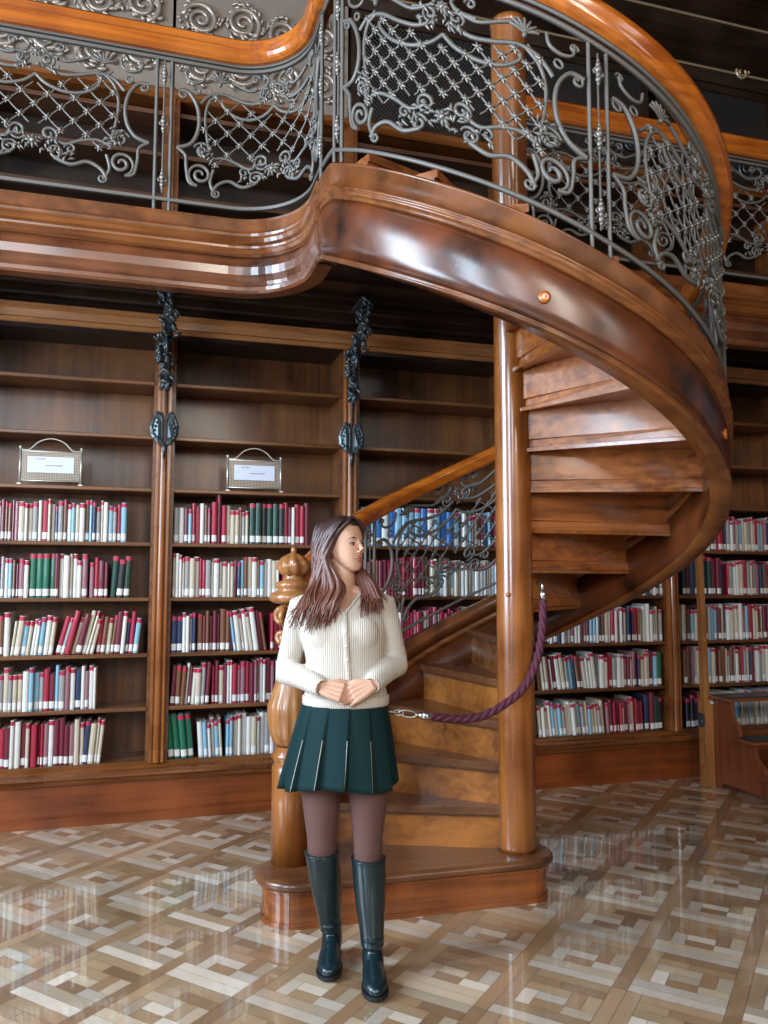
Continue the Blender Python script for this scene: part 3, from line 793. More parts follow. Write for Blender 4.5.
mp = map_spiral(145); lat, scr, flo = panel(mp, W=.50, seed=8, pitch=.092)
pn = S(scr, 'railing_panel', IRON, fix=False); S(lat, 'lattice', [IRON, IRON_L], pn, fix=False); [S(q_, n_, [IRON, IRON_L], pn, fix=False) for n_, q_ in flo]
for pc in (-95, -167, -23, 49, 121):
    bars, orn = post_pair(map_spiral(pc), 0, .75)
    bo = S(bars, 'baluster', IRON, fix=False); [S(q_, 'cast_knot', IRON_L, bo, fix=False) for q_ in orn]

# ------------------------------------------------------------------ gallery
GY, GZ = 4.0, 3.25
gal = empty('gallery', (0, GY, GZ), 0, 'upper wooden gallery with moulded fascia running along the wall above the bookcases', 'gallery')
def G(mb, name, mat, parent=None, root=None, **k):
    root = root or gal
    o = mb.build(name, mat, **k); o.parent = parent or root
    if parent is None: o.matrix_parent_inverse = Matrix.Translation(root.location).inverted()
    return o
AR = .37
def left_path(z=0, y=GY, xs=X0+.02, r=AR):
    out = [((xs, y, z), (0,-1,0)), ((0, y, z), (0,-1,0))]
    cx_, cy_ = CX-RO-AR, GY-AR
    for i in range(0, 15):
        a = rad(90 - 90*i/14); out.append(((cx_+AR*math.cos(a), cy_+AR*math.sin(a), z), (-math.cos(a), -math.sin(a), 0)))
    out.append(((cx_+AR, CY-.0, z), (-1,0,0)))
    return out
def right_path(z=0):
    out = [((1.925, GY, z), (0,-1,0)), ((3.0, GY, z), (0,-1,0)), ((X1-.02, GY, z), (0,-1,0))]
    return out
FB = 2.865-GZ
W_fas = wood('fascia_wood', (.18,.055,.019), (.04,.012,.006), 'x', rough=.28, coat=.7, blotch=.6, cr=.15)
fprof_low = [(-.06,FB),(.012,FB),(.022,FB+.012),(.022,FB+.03),(.008,FB+.045),(.014,FB+.06),(.03,FB+.09),(.034,FB+.13),(.022,FB+.17),(.004,FB+.19),(-.06,FB+.19)]
fprof_mid = [(-.06,FB+.19),(.010,FB+.19),(.028,FB+.20),(.036,FB+.215),(.028,FB+.23),(.030,FB+.24),(.046,FB+.25),(.054,FB+.268),(.046,FB+.285),(-.06,FB+.285)]
fprof_top = [(-.06,FB+.285),(.040,FB+.285),(.044,FB+.30),(.036,FB+.315),(.020,FB+.32),(.016,FB+.375),(.022,FB+.385),(-.06,FB+.385)]
for pth, nm in ((left_path, 'left'), (right_path, 'right')):
    mb = MB(); mb.sweep(pth(GZ), fprof_low, smooth=False); fa = G(mb, 'fascia', W_fas)
    mb = MB(); mb.sweep(pth(GZ), fprof_mid); G(mb, 'fascia_moulding', W_x, fa)
    mb = MB(); mb.sweep(pth(GZ), fprof_top); G(mb, 'fascia_top', W_band, fa)
mb = MB()
fl = [(p[0][0]-p[1][0]*.05, p[0][1]-p[1][1]*.05) for p in left_path()]
poly = [(X0+.001, 5.49)] + fl + [(CX-.10, CY+.06), (CX-.03, CY+.14), (CX-.03, GY-.05), (CX+.3, GY+.05), (X1-.001, GY+.05), (X1-.001, 5.49)]
# build as simple pieces: back strip, plus the landing tongue
mb.box(X0+.02, X1-.02, GY+.05, 5.49, 3.2005, 3.245)
tongue = [(0.0, GY+.05)] + fl[2:] + [(CX-.14, CY), (CX-.05, CY+.16), (CX-.05, GY+.05)]
mb.prism(tongue, 3.2, 3.245); G(mb, 'floor_boards', W_dark)
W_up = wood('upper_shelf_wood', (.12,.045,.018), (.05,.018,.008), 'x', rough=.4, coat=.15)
# upper back wall of the gallery: bookcase, grille, carved frieze
UB = empty('upper_bookcase', (0, 5.2, 3.25), 0, 'dark upper bookcase running along the gallery wall', 'bookcase')
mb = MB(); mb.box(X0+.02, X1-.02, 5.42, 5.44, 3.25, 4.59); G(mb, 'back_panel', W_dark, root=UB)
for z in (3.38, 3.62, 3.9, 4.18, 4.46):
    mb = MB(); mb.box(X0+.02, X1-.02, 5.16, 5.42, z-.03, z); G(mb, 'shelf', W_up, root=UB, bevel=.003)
for x in PIL:
    mb = MB(); mb.box(x-.05, x+.05, 5.12, 5.42, 3.25, 4.6); mb.box(x-.02, x+.02, 5.105, 5.12, 3.25, 4.6); G(mb, 'upright', W_x, root=UB, bevel=.004)
mb = MB(); mb.sweep(straight(5.42, 0), [(0,4.52),(.30,4.52),(.33,4.54),(.33,4.57),(.31,4.59),(0,4.59)]); G(mb, 'rail_moulding', W_x, root=UB)
# carved frieze panel
rnd = random.Random(11)
for i, (xa, xb) in enumerate(((PIL[0], PIL[1]), (PIL[1], PIL[2]))):
    fr = empty('carved_frieze', ((xa+xb)/2, 5.2, 4.6), 0, ['brown and silver carved scroll frieze at the top left corner', 'carved scroll frieze above the curved handrail, left of the staircase top'][i], 'frieze', 'carved friezes above the gallery')
    mb = MB(); mb.box(xa+.01, xb-.01, 5.17, 5.42, 4.592, 5.45); G(mb, 'panel', CARVE, root=fr)
    mb = MB(); xc = (xa+xb)/2
    def R3(pts, r, n=6): mb.tube([(p[0], 5.155, p[1]) for p in pts], r, n)
    for row in range(2):
        for q in range(4):
            cx_ = xa + .17 + q*.278; cz_ = 4.80 + row*.33 + .03*(q%2); hd = 1 if q % 2 else -1
            R3(volute((cx_, cz_), .115, .012, rnd.uniform(0,6), 2.1, 40, hd), [.020-.010*t/40 for t in range(41)])
            for t in range(34):
                a = rnd.uniform(0, 2*PI); rr_ = rnd.uniform(.08,.145); l = rnd.uniform(.015,.028) if q in (0, 3) else rnd.uniform(.02,.05); a2 = a + rnd.uniform(.6,1.4)
                p = (cx_+rr_*math.cos(a), cz_+rr_*math.sin(a))
                R3([(p[0]-l*math.cos(a2), p[1]-l*math.sin(a2)), p, (p[0]+l*math.cos(a2+.5), p[1]+l*math.sin(a2+.5))], [.003,.016,.003], 5)
    G(mb, 'carved_scrolls', CARVE, root=fr)
# wire-mesh doors right of it
for i in (2, 3, 4):
    xa, xb = PIL[i]+.05, PIL[i+1]-.05
    if i == 2: xa = PIL[2]+.01
    dr = empty('mesh_door', ((xa+xb)/2, 5.16, 4.6), 0, ['dark cabinet door with fine wire mesh behind the top of the column', 'dark wire mesh cabinet door high up behind the spiral handrail', 'dark wire mesh cabinet door at the upper right corner'][i-2], 'door', 'wire mesh doors above the gallery')
    mb = MB(); mb.box(xa, xb, 5.14, 5.18, 4.6, 4.64); mb.box(xa, xb, 5.14, 5.18, 5.36, 5.42); mb.box(xa, xa+.06, 5.14, 5.18, 4.64, 5.36); mb.box(xb-.06, xb, 5.14, 5.18, 4.64, 5.36)
    G(mb, 'frame', W_dark, root=dr)
    mb = MB(); p = .032; wd_ = xb-xa-.12; hh = .72
    for s in (1, -1):
        k = -int(hh/p)-1
        while k*p < wd_+hh:
            x0_ = k*p if s > 0 else k*p; pts = []
            za, zb = 0, hh
            # line u = x0 + s*z
            u0 = x0_ if s > 0 else x0_; 
            if s > 0: za = max(0, -u0); zb = min(hh, wd_-u0)
            else: za = max(0, u0-wd_); zb = min(hh, u0)
            if zb-za > .02: mb.tube([(xa+.06+u0+s*za, 5.16+.003*s, 4.64+za), (xa+.06+u0+s*zb, 5.16+.003*s, 4.64+zb)], .0026, 4)
            k += 1
    G(mb, 'wire_mesh', WIRE, root=dr, fix=False)
    if i > 2:
        mb = MB()
        for s in (-1, 1):
            for cx_, cz_, r_ in ((.25,4.74,.08),(.40,4.78,.06),(.32,4.86,.05)):
                cc = (xa+xb)/2 + s*cx_; mb.tube([(q_[0], 5.13, q_[1]) for q_ in volute((cc, cz_), r_, .01, rnd.uniform(0,6), 1.7, 26, s)], .008, 5)
        G(mb, 'iron_scrolls', IRON_D, root=dr)
mb = MB(); mb.sweep(straight(5.42, 0), [(0,5.45),(.26,5.45),(.30,5.50),(.30,5.56),(.50,5.66),(.55,5.70),(.55,5.76),(.85,5.88),(.9,5.95),(.9,6.0),(0,6.0)])
uc = mb.build('ceiling_cornice', W_dark); tag(uc, 'dark stepped cornice under the ceiling at the top right', 'cornice')
mb = MB()
for x, y, z in ((4.0,4.93,5.66),(4.0,4.72,5.78)): pass
gl = plain('gilt_line', (.42,.30,.18), .35, .5)
for dz, dy in ((5.53,.305),(5.73,.555)):
    mb.box(1.3, X1, 5.42-dy-.008, 5.42-dy, dz-.008, dz+.008)
mb.tube([(p[0], 5.11, p[1]) for p in volute((4.55,5.55), .07, .02, 0, 1.6, 24)], .012); mb.tube([(p[0], 5.11, p[1]) for p in volute((5.05,5.60), .09, .02, 1, 1.8, 24)], .014)
mb.build('gilt_bead', gl, uc)

# gallery balustrades
def bal(pathf, label, flip=1):
    root = empty('gallery_balustrade', (0, GY, GZ), 0, label, 'railing', 'iron balustrades of the gallery')
    P = pathf(0)
    # arc-length table
    pts = [Vector((p[0][0], p[0][1], 0)) for p in P]; nr = [Vector(p[1]) for p in P]; acc = [0]
    for i in range(1, len(pts)): acc.append(acc[-1] + (pts[i]-pts[i-1]).length)
    def at(s):
        s = max(0, min(acc[-1]-1e-6, s)); i = 0
        while acc[i+1] < s: i += 1
        t = (s-acc[i])/(acc[i+1]-acc[i]); return pts[i].lerp(pts[i+1], t), nr[i].lerp(nr[i+1], t).normalized()
    INS = .0
    def mk(sc_):
        def f(u, v, d):
            p, n_ = at(sc_+u); q = p + n_*(d+INS); return Vector((q.x, q.y, GZ+.075+v*HTOT/.75))
        return f
    path = [((q.x, q.y, 0), n_) for q, n_ in zip(pts, nr)]
    for nm, off, h_ in (('lower_rail', .063, .008), ('upper_rail', .80, .008), ('upper_rail', .825, .006)):
        mb = MB(); mb.sweep([((p[0], p[1], GZ+off), n_) for p, n_ in path], [(-.009,-h_),(.009,-h_),(.009,h_),(-.009,h_)]); G(mb, nm, IRON, root=root)
    mb = MB(); mb.sweep([((p[0], p[1], GZ+.885), n_) for p, n_ in path], [(-.045,-.04),(-.03,-.055),(.03,-.055),(.045,-.045),(.045,-.03),(.055,-.015),(.055,.005),(.045,.015),(.055,.025),(.055,.05),(.035,.07),(0,.075),(-.035,.07),(-.055,.05),(-.055,.0),(-.045,-.015)], smooth=False)
    G(mb, 'handrail', W_rail, root=root)
    return root, mk, acc[-1]
rl, mk, tot = bal(left_path, 'iron scrollwork balustrade with orange wooden handrail at upper left')
s0 = 0.005 - X0    # arclength of the bar pair seen at the left
for sc_, W in ((s0-.60, 1.08), (s0+.56, 1.0)):
    lat, scr, flo = panel(mk(sc_), W=W, seed=21)
    pn = G(scr, 'railing_panel', IRON, root=rl, fix=False)
    G(lat, 'lattice', [IRON, IRON_L], pn, fix=False); [G(q_, n_, [IRON, IRON_L], pn, fix=False) for n_, q_ in flo]
for u in (s0-1.2, s0, s0+1.10):
    bars, orn = post_pair(mk(u), 0, .75); bo = G(bars, 'baluster', IRON, root=rl, fix=False); [G(q_, 'cast_knot', IRON_L, bo, fix=False) for q_ in orn]
rr2, mk, tot = bal(right_path, 'iron balustrade with orange handrail behind and right of the spiral staircase')
for q in range(3):
    sc_ = .62 + q*1.17
    lat, scr, flo = panel(mk(sc_), W=1.05, seed=31+q)
    pn = G(scr, 'railing_panel', IRON, root=rr2, fix=False)
    G(lat, 'lattice', [IRON, IRON_L], pn, fix=False); [G(q_, n_, [IRON, IRON_L], pn, fix=False) for n_, q_ in flo]
    bars, orn = post_pair(mk(sc_-.585), 0, .75); bo = G(bars, 'baluster', IRON, root=rr2, fix=False); [G(q_, 'cast_knot', IRON_L, bo, fix=False) for q_ in orn]

# ------------------------------------------------------------------ barrier rope
def cam_pt(px, py, Y):
    d = Fv + Rv*((px-384)/800) + Uv*((512-py)/800); t = Y/d.y
    return Vector((d.x*t, d.y*t, 1.42 + d.z*t))
rope = empty('barrier_rope', (1.2, 3.3, .9), 0, 'purple twisted barrier rope slung across the stairs past the column', 'rope')
RP_ = [(1.30,3.36,.955),(1.36,3.33,.93),(1.44,3.32,.925),(1.52,3.32,.94),(1.62,3.33,.985),(1.71,3.345,1.06),(1.775,3.365,1.17),(1.80,3.385,1.29),(1.805,3.40,1.40)]
def rope_curve():
    px = [(430,716.5),(455,719),(480,717),(505,704),(525,686),(537,660),(542,630),(543,600)]
    ys = [3.34,3.33,3.325,3.33,3.34,3.36,3.38,3.40]
    return crom3([cam_pt(a, b, y) for (a, b), y in zip(px, ys)], 10)
def crom3(pts, k=6):
    P = [pts[0]] + list(pts) + [pts[-1]]; out = []
    for i in range(1, len(P)-2):
        p0, p1, p2, p3 = [Vector(q) for q in P[i-1:i+3]]
        for j in range(k):
            t = j/k
            out.append(.5*((2*p1) + (p2-p0)*t + (2*p0-5*p1+4*p2-p3)*t*t + (3*p1-p0-3*p2+p3)*t**3))
    out.append(Vector(P[-2])); return out
rc = rope_curve()
mb = MB()
for s in range(3):
    pts = []
    for i, p in enumerate(rc):
        t = (rc[min(i+1, len(rc)-1)] - rc[max(i-1, 0)]).normalized(); b = t.cross(Vector((0,1,0))).normalized(); u_ = b.cross(t)
        a = i*.62 + s*2*PI/3; pts.append(p + (b*math.cos(a) + u_*math.sin(a))*.0085)
    mb.tube(pts, .0115, 7)
G(mb, 'twisted_cord', ROPE, root=rope)
mb = MB(); e0 = rc[0]; dr_ = (rc[0]-rc[2]).normalized()
mb.tube([e0+dr_*-.005, e0+dr_*.035], .017, 12); mb.ball(e0+dr_*.04, .013, 8, 6)
ferr = G(mb, 'ferrule', STEEL, root=rope)
mb = MB(); c = e0+dr_*.10
mb.tube([c+dr_*.04*math.cos(a)+Vector((0,0,1))*.014*math.sin(a) for a in [2*PI*i/20 for i in range(20)]], .0045, 6, closed=True)
mb.tube([e0+dr_*.035, e0+dr_*.065], .005, 6); mb.tube([e0+dr_*.14, e0+dr_*.20], .0045, 6)
mb.tube([e0+dr_*(.14+.02*math.cos(a))+Vector((0,0,1))*.012*math.sin(a) for a in [2*PI*i/12 for i in range(12)]], .003, 5, closed=True)
G(mb, 'snap_hook', STEEL, root=rope)
mb = MB(); e1_ = rc[-1]; mb.tube([e1_, e1_+Vector((0,0,.045))], .017, 12); mb.tube([e1_+Vector((0,0,.045)), e1_+Vector((.0,.01,.085))], .009, 8); mb.tube([e1_+Vector((0,.01,.075)), e1_+Vector((0,.06,.085))], .007, 8); G(mb, 'top_hook', STEEL, root=rope)

# ------------------------------------------------------------------ library steps at the right

ls = empty('library_steps', (3.83, 4.6, 0), 0, 'wooden library steps with curved side and tall hand post, at the right edge', 'library steps')
prof_ = [(4.84,0.0),(4.84,.60),(4.63,.60)] + [(q.x,q.y) for q in crom([(4.63,.585),(4.625,.53),(4.60,.48),(4.57,.44),(4.56,.385)],4)] + [(4.56,.365),(4.42,.345)] + [(q.x,q.y) for q in crom([(4.42,.33),(4.415,.29),(4.39,.25),(4.35,.22),(4.33,.17)],4)] + [(4.33,.15),(4.10,.13),(4.08,.05),(4.08,.0),(4.16,.0),(4.2,.04),(4.72,.04),(4.76,0.0)]
for x in (3.83, 4.50):
    mb = MB(); n = len(prof_); vs = [(x, a, b) for a, b in prof_] + [(x+.028, a, b) for a, b in prof_]
    mb.add(vs, [list(range(n)), list(range(n, 2*n))[::-1]] + [(i, n+i, n+(i+1)%n, (i+1)%n) for i in range(n)])
    G(mb, 'side_panel', W_stool, root=ls)
for y0_, y1_, z_ in ((4.62,4.85,.60),(4.40,4.58,.352),(4.12,4.34,.148)):
    mb = MB(); mb.box(3.80, 4.55, y0_, y1_, z_, z_+.022); tr = G(mb, 'tread', W_stool, root=ls, bevel=.004)
    mb = MB(); mb.box(3.835, 4.52, y0_+.012, y1_-.012, z_+.022, z_+.027); G(mb, 'black_rubber_mat', BLACK, tr)
mb = MB(); mb.box(3.755, 3.828, 4.80, 4.875, 0, .60); G(mb, 'corner_post', W_post, root=ls, bevel=.004)
mb = MB(); mb.grid([[(3.79-.026+.0*a, 4.84-.02, .60),(3.79+.026,4.84-.02,.60),(3.79+.026,4.84+.02,.60),(3.79-.026,4.84+.02,.60)],[(3.79-.017,4.86-.015,2.1),(3.79+.015,4.86-.015,2.1),(3.79+.015,4.86+.015,2.1),(3.79-.017,4.86+.015,2.1)]], close_v=True, smooth=False, cap=True); G(mb, 'hand_post', W_post, root=ls)
mb = MB(); mb.box(3.74, 3.754, 4.80, 4.85, .42, .50)
mb.tube([(3.735, 4.825+.02*math.cos(a), .44+.03*math.sin(a)) for a in [2*PI*i/14 for i in range(14)]], .005, 6, closed=True); G(mb, 'iron_latch', IRON_D, root=ls)
mb = MB(); mb.box(3.80, 3.825, 4.796, 4.7995, .565, .585); G(mb, 'white_label', PAPER, root=ls)
# ------------------------------------------------------------------ the woman
PX, PY = .723, 2.937
person = empty('person', (PX, PY, 0), rad(-15), 'woman in cream cardigan, dark green pleated skirt and tall boots standing before the stairs', 'person')
def Pn(mb, name, mat, parent=None, **k):
    o = mb.build(name, mat, **k); o.parent = parent or person; return o
def fuse(o, voxel, smooth_it=4, fac=.5):
    m = o.modifiers.new('r', 'REMESH'); m.mode = 'VOXEL'; m.voxel_size = voxel; m.use_smooth_shade = True
    if smooth_it:
        s = o.modifiers.new('s', 'SMOOTH'); s.iterations = smooth_it; s.factor = fac
    dg = bpy.context.evaluated_depsgraph_get(); dg.update()
    me = D.meshes.new_from_object(o.evaluated_get(dg)); mats = list(o.data.materials)
    o.modifiers.clear(); old = o.data; o.data = me; me.materials.clear()
    for q in mats: me.materials.append(q)
    for p in me.polygons: p.use_smooth = True
    return o
SKIN, snt, sb = new_mat('skin')
sb.inputs['Base Color'].default_value = (.58,.32,.215,1); sb.inputs['Roughness'].default_value = .45
sb.inputs['Subsurface Weight'].default_value = .12; sb.inputs['Subsurface Radius'].default_value = (.02,.008,.004); sb.inputs['Subsurface Scale'].default_value = .5
LIPS = plain('lips', (.40,.13,.11), .4)
HAIR, hnt, hb = new_mat('hair')
tc = hnt.nodes.new('ShaderNodeTexCoord'); sx = hnt.nodes.new('ShaderNodeSeparateXYZ'); mr = hnt.nodes.new('ShaderNodeMapRange'); cr = hnt.nodes.new('ShaderNodeValToRGB')
ns = hnt.nodes.new('ShaderNodeTexNoise'); ns.inputs['Scale'].default_value = 30
mr.inputs[1].default_value = 1.30; mr.inputs[2].default_value = 1.64
hnt.links.new(tc.outputs['Object'], sx.inputs[0]); hnt.links.new(sx.outputs['Z'], mr.inputs[0])
am = hnt.nodes.new('ShaderNodeMath'); am.operation = 'MULTIPLY_ADD'; am.inputs[1].default_value = .5; am.inputs[2].default_value = -.25
hnt.links.new(tc.outputs['Object'], ns.inputs['Vector']); hnt.links.new(ns.outputs['Fac'], am.inputs[0])
ad = hnt.nodes.new('ShaderNodeMath'); hnt.links.new(am.outputs[0], ad.inputs[0]); hnt.links.new(mr.outputs[0], ad.inputs[1]); hnt.links.new(ad.outputs[0], cr.inputs[0])
e = cr.color_ramp.elements; e[0].position = .0; e[0].color = (.17,.060,.036,1); e[1].position = .95; e[1].color = (.035,.015,.014,1)
q = e.new(.55); q.color = (.12,.047,.038,1)
hnt.links.new(cr.outputs[0], hb.inputs['Base Color']); hb.inputs['Roughness'].default_value = .38; hb.inputs['Specular IOR Level'].default_value = .6
HAIRD = HAIR
KNIT, knt, kb = new_mat('ribbed_knit')
tc = knt.nodes.new('ShaderNodeTexCoord'); wv = knt.nodes.new('ShaderNodeTexWave'); wv.bands_direction = 'X'; wv.inputs['Scale'].default_value = 40; wv.inputs['Distortion'].default_value = 1.6; wv.inputs['Detail'].default_value = 2
knt.links.new(tc.outputs['Object'], wv.inputs['Vector'])
bp = knt.nodes.new('ShaderNodeBump'); bp.inputs['Strength'].default_value = .4; bp.inputs['Distance'].default_value = .004
knt.links.new(wv.outputs['Fac'], bp.inputs['Height']); knt.links.new(bp.outputs[0], kb.inputs['Normal'])
rmp = knt.nodes.new('ShaderNodeMapRange'); rmp.inputs[3].default_value = 0; rmp.inputs[4].default_value = 1
mxk = knt.nodes.new('ShaderNodeMix'); mxk.data_type = 'RGBA'; mxk.inputs[6].default_value = (.50,.435,.37,1); mxk.inputs[7].default_value = (.60,.54,.475,1)
knt.links.new(wv.outputs['Fac'], mxk.inputs[0]); knt.links.new(mxk.outputs[2], kb.inputs['Base Color']); kb.inputs['Roughness'].default_value = .9
SKIRT = plain('skirt_cloth', (.006,.024,.026), .7, spec=.12)
PIPE = plain('white_piping', (.5,.48,.45), .7)
TIGHT = plain('sheer_tights', (.12,.062,.052), .5, spec=.25)
BOOT = plain('boot_leather', (.004,.017,.022), .3, coat=.25, bump=.1, bscale=25)
SOLE = plain('boot_sole', (.008,.009,.010), .6)
EYEW = plain('eye_white', (.42,.37,.34), .4); IRIS = plain('iris', (.02,.01,.008), .2); BROW = plain('eyebrow', (.07,.035,.025), .7)
def loft(mb, secs, n=28, m=0, smooth=True):
    """secs: (cx, cy, z, rx, ry)"""
    rows = [[(cx + rx*math.cos(2*PI*k/n), cy + ry*math.sin(2*PI*k/n), z) for k in range(n)] for cx, cy, z, rx, ry in secs]
    mb.grid(rows, m, close_v=True, smooth=smooth, cap=True)
# --- head frame
HY = rad(50); HC = Vector((-.016, .030, 1.551)); HS = .95
HM = Matrix.Translation(HC) @ Matrix.Rotation(HY, 4, 'Z') @ Matrix.Rotation(rad(-3), 4, 'X') @ Matrix.Scale(HS, 4)
HR = HM.to_3x3()
def hb_(mb, c, r, n=20, k=14, m=0): mb.ball(HM @ Vector(c), r, n, k, m, M=HR)
def ht(mb, pts, r, n=8, m=0): mb.tube([HM @ Vector(p) for p in pts], [q*HS for q in r] if isinstance(r, (list,tuple)) else r*HS, n, m)
body = MB()
hs_ = []
for z_, cy_, rx_, ry_ in ((-.106,-.056,.010,.012),(-.101,-.055,.021,.022),(-.088,-.047,.034,.036),(-.068,-.034,.046,.050),(-.047,-.023,.054,.062),(-.025,-.012,.060,.073),(0,-.002,.065,.082),(.025,.004,.069,.089),(.05,.010,.071,.090),(.075,.014,.064,.083),(.095,.018,.047,.062),(.108,.02,.02,.03)):
    hs_.append([HM @ Vector((rx_*math.copysign(abs(math.cos(2*PI*k/40))**.9, math.cos(2*PI*k/40)), cy_ + ry_*math.copysign(abs(math.sin(2*PI*k/40))**.9, math.sin(2*PI*k/40)), z_)) for k in range(40)])
body.grid(hs_, 0, close_v=True, cap=True)
for s in (-1, 1):
    hb_(body, (s*.0090,-.093,-.030), (.007,.008,.006), 10, 8)
    hb_(body, (s*.064,.012,-.014), (.007,.016,.027), 12, 8)
ht(body, [(0,-.080,.018),(0,-.089,.0),(0,-.099,-.016),(0,-.103,-.025)], [.009,.0085,.010,.010], 10)
hb_(body, (0,-.078,.022), (.038,.010,.009), 16, 8)
hb_(body, (0,-.081,-.053), (.0185,.0115,.0055), 14, 8); hb_(body, (0,-.080,-.0625), (.017,.0118,.0058), 14, 8)
ht(body, [(-.001,-.088,-.032),(0,-.087,-.042)], [.006,.005], 8)
# neck, torso
body.tube([HM @ Vector((0,.03,-.045)), Vector((-.010,.030,1.46)), Vector((-.015,.022,1.40)), Vector((-.018,.02,1.355))], [.046,.045,.046,.062], 20)
body.tube([(-.13,.02,1.345),(-.02,.02,1.375),(.10,.02,1.350)], [.035,.042,.035], 12)
loft(body, [(-.02,.02,1.39,.04,.035),(-.018,.02,1.36,.12,.055),(-.016,.012,1.32,.148,.078),(-.012,.006,1.26,.142,.094),(-.010,.004,1.20,.134,.098),(-.004,.01,1.10,.116,.085),(0,.01,1.03,.118,.085),(0,.01,.95,.125,.09),(0,.01,.86,.125,.09),(0,.01,.80,.115,.08)], 28)
# arms (joints)
SHL, ELL, WRL = Vector((-.168,.02,1.318)), Vector((-.222,.055,1.085)), Vector((-.085,-.125,1.040))
SHR, ELR, WRR = Vector((.138,.02,1.325)), Vector((.186,.05,1.115)), Vector((.098,-.120,1.050))
for a, b, c in ((SHL, ELL, WRL), (SHR, ELR, WRR)):
    body.tube([a, a.lerp(b, .5), b, b.lerp(c, .5), c], [.038,.036,.033,.030,.022], 14)
# hips and legs (knees, ankles)
LEG = {-1: [(-.085,.01,.86),(-.088,.0,.66),(-.085,.0,.475),(-.078,.03,.36),(-.056,.105,.14)], 1: [(.080,.0,.86),(.084,-.012,.66),(.084,-.02,.475),(.089,-.02,.36),(.100,-.017,.14)]}
for s in (-1, 1): body.tube(LEG[s], [.066,.062,.042,.036,.026], 16)
# hands
def hand(wr, d, n_, curl, s, spread=.0):
    """wr wrist, d direction of the palm, n_ back-of-hand normal, s side the thumb leaves toward"""
    d = d.normalized(); n_ = (n_ - d*n_.dot(d)).normalized(); x = d.cross(n_)*s   # x points toward the thumb side
    palm = .080
    for k, off in enumerate((.027,.009,-.009,-.026)):
        body.tube([wr + x*off*.45, wr + d*palm*.5 + x*off*.85, wr + d*palm + x*off], [.0135,.0125,.0105], 10)
    
    L = ((.036,.022,.018),(.040,.026,.019),(.037,.024,.019),(.029,.018,.017)); R_ = (.0074,.0077,.0074,.0066)
    for k, off in enumerate((.027,.009,-.009,-.026)):
        p = wr + d*palm*.97 + x*off; a = 0; pts = [p]; dd = d
        for j, l in enumerate(L[k]):
            a += curl[j]*(1 + .08*k); dir_ = d*math.cos(a) - n_*math.sin(a) + x*spread*(1.5-k)*.08
            p = p + dir_*l; pts.append(p)
        body.tube(pts, [R_[k]*1.08, R_[k], R_[k]*.94, R_[k]*.75], 10); body.ball(pts[-1], R_[k]*.78, 8, 6)
    p0 = wr + d*.022 + x*.018; p1 = p0 + d*.030 + x*.022 - n_*.008; p2 = p1 + d*.030 + x*.006 - n_*.010; p3 = p2 + d*.022 - x*.004 - n_*.006
    body.tube([p0, p1, p2, p3], [.0135,.0115,.0095,.007], 10); body.ball(p3, .0075, 8, 6)
hand(WRL, Vector((.90,-.20,-.20)), Vector((-.10,-.85,.45)), (rad(38),rad(58),rad(36)), -1)
hand(WRR, Vector((-.86,-.22,-.42)), Vector((.10,-.88,.42)), (rad(34),rad(48),rad(30)), 1)
bo = Pn(body, 'body', [SKIN, LIPS], fix=False); fuse(bo, .0022, 4)
# keep the lip colour to the lips
HI = HM.inverted()
for p in bo.data.polygons:
    c = HI @ p.center
    if c.y < -.080 and (abs(c.x)/.019)**2 + ((c.z+.058)/.0105)**2 < 1: p.material_index = 1
for s in (-1, 1):
    ey = MB(); hb_(ey, (s*.030,-.0735,.0), (.0125,.0080,.0050), 14, 10); eo = Pn(ey, 'eye', EYEW)
    ey = MB(); hb_(ey, (s*.030+.003,-.0790,.0), (.0062,.0035,.0054), 12, 8); Pn(ey, 'iris', IRIS, eo)
    ey = MB(); ht(ey, [(s*.030-.015,-.0740,.001),(s*.030-.006,-.0805,.0065),(s*.030+.006,-.0805,.0065),(s*.030+.015,-.0735,.001)], [.0014,.0026,.0026,.0014], 6); Pn(ey, 'eyelashes', BROW, eo)
    ey = MB(); ht(ey, [(s*.016,-.0860,.022),(s*.030,-.0855,.027),(s*.046,-.076,.023)], [.0018,.0030,.0012], 6); Pn(ey, 'eyebrow', BROW)
# --- cardigan
cg = MB()
loft(cg, [(-.018,.02,1.392,.055,.045),(-.018,.02,1.372,.115,.064),(-.016,.016,1.335,.158,.088),(-.014,.006,1.28,.162,.108),(-.010,.0,1.22,.160,.122),(-.006,.002,1.15,.148,.112),(0,.006,1.07,.142,.106),(0,.006,1.01,.152,.114),(0,.006,.985,.158,.120),(0,.006,.972,.155,.118),(0,.006,.960,.152,.116)], 40)
for s, c in ((-1, (-.070,-.055,1.225)), (1, (.052,-.057,1.225))): cg.ball(c, (.072,.058,.075), 20, 12)
for a, b, c, s in ((SHL, ELL, WRL, -1), (SHR, ELR, WRR, 1)):
    v = (c-b).normalized()
    cg.tube([a+Vector((-s*.045,0,.012)), a, a.lerp(b,.3), a.lerp(b,.65), b+Vector((0,.004,.01)), b+Vector((s*.004,-.012,-.012)), b.lerp(c,.4), b.lerp(c,.72), c-v*.012, c-v*.006, c+v*.012], [.050,.054,.052,.048,.046,.047,.045,.039,.036,.032,.031], 20)
    for q, t in enumerate((.25,.45,.62)): # soft sleeve folds
        m_ = b.lerp(c, t); cg.ball(m_ + Vector((0,-.012,-.02+.012*q)), (.034,.030,.014), 12, 8)
    cg.ball(b+Vector((-s*.012,-.02,.03)), (.036,.034,.018), 12, 8)
co_ = Pn(cg, 'cardigan', KNIT, fix=False); fuse(co_, .0045, 14)
import bmesh
bm = bmesh.new(); bm.from_mesh(co_.data); kill = []
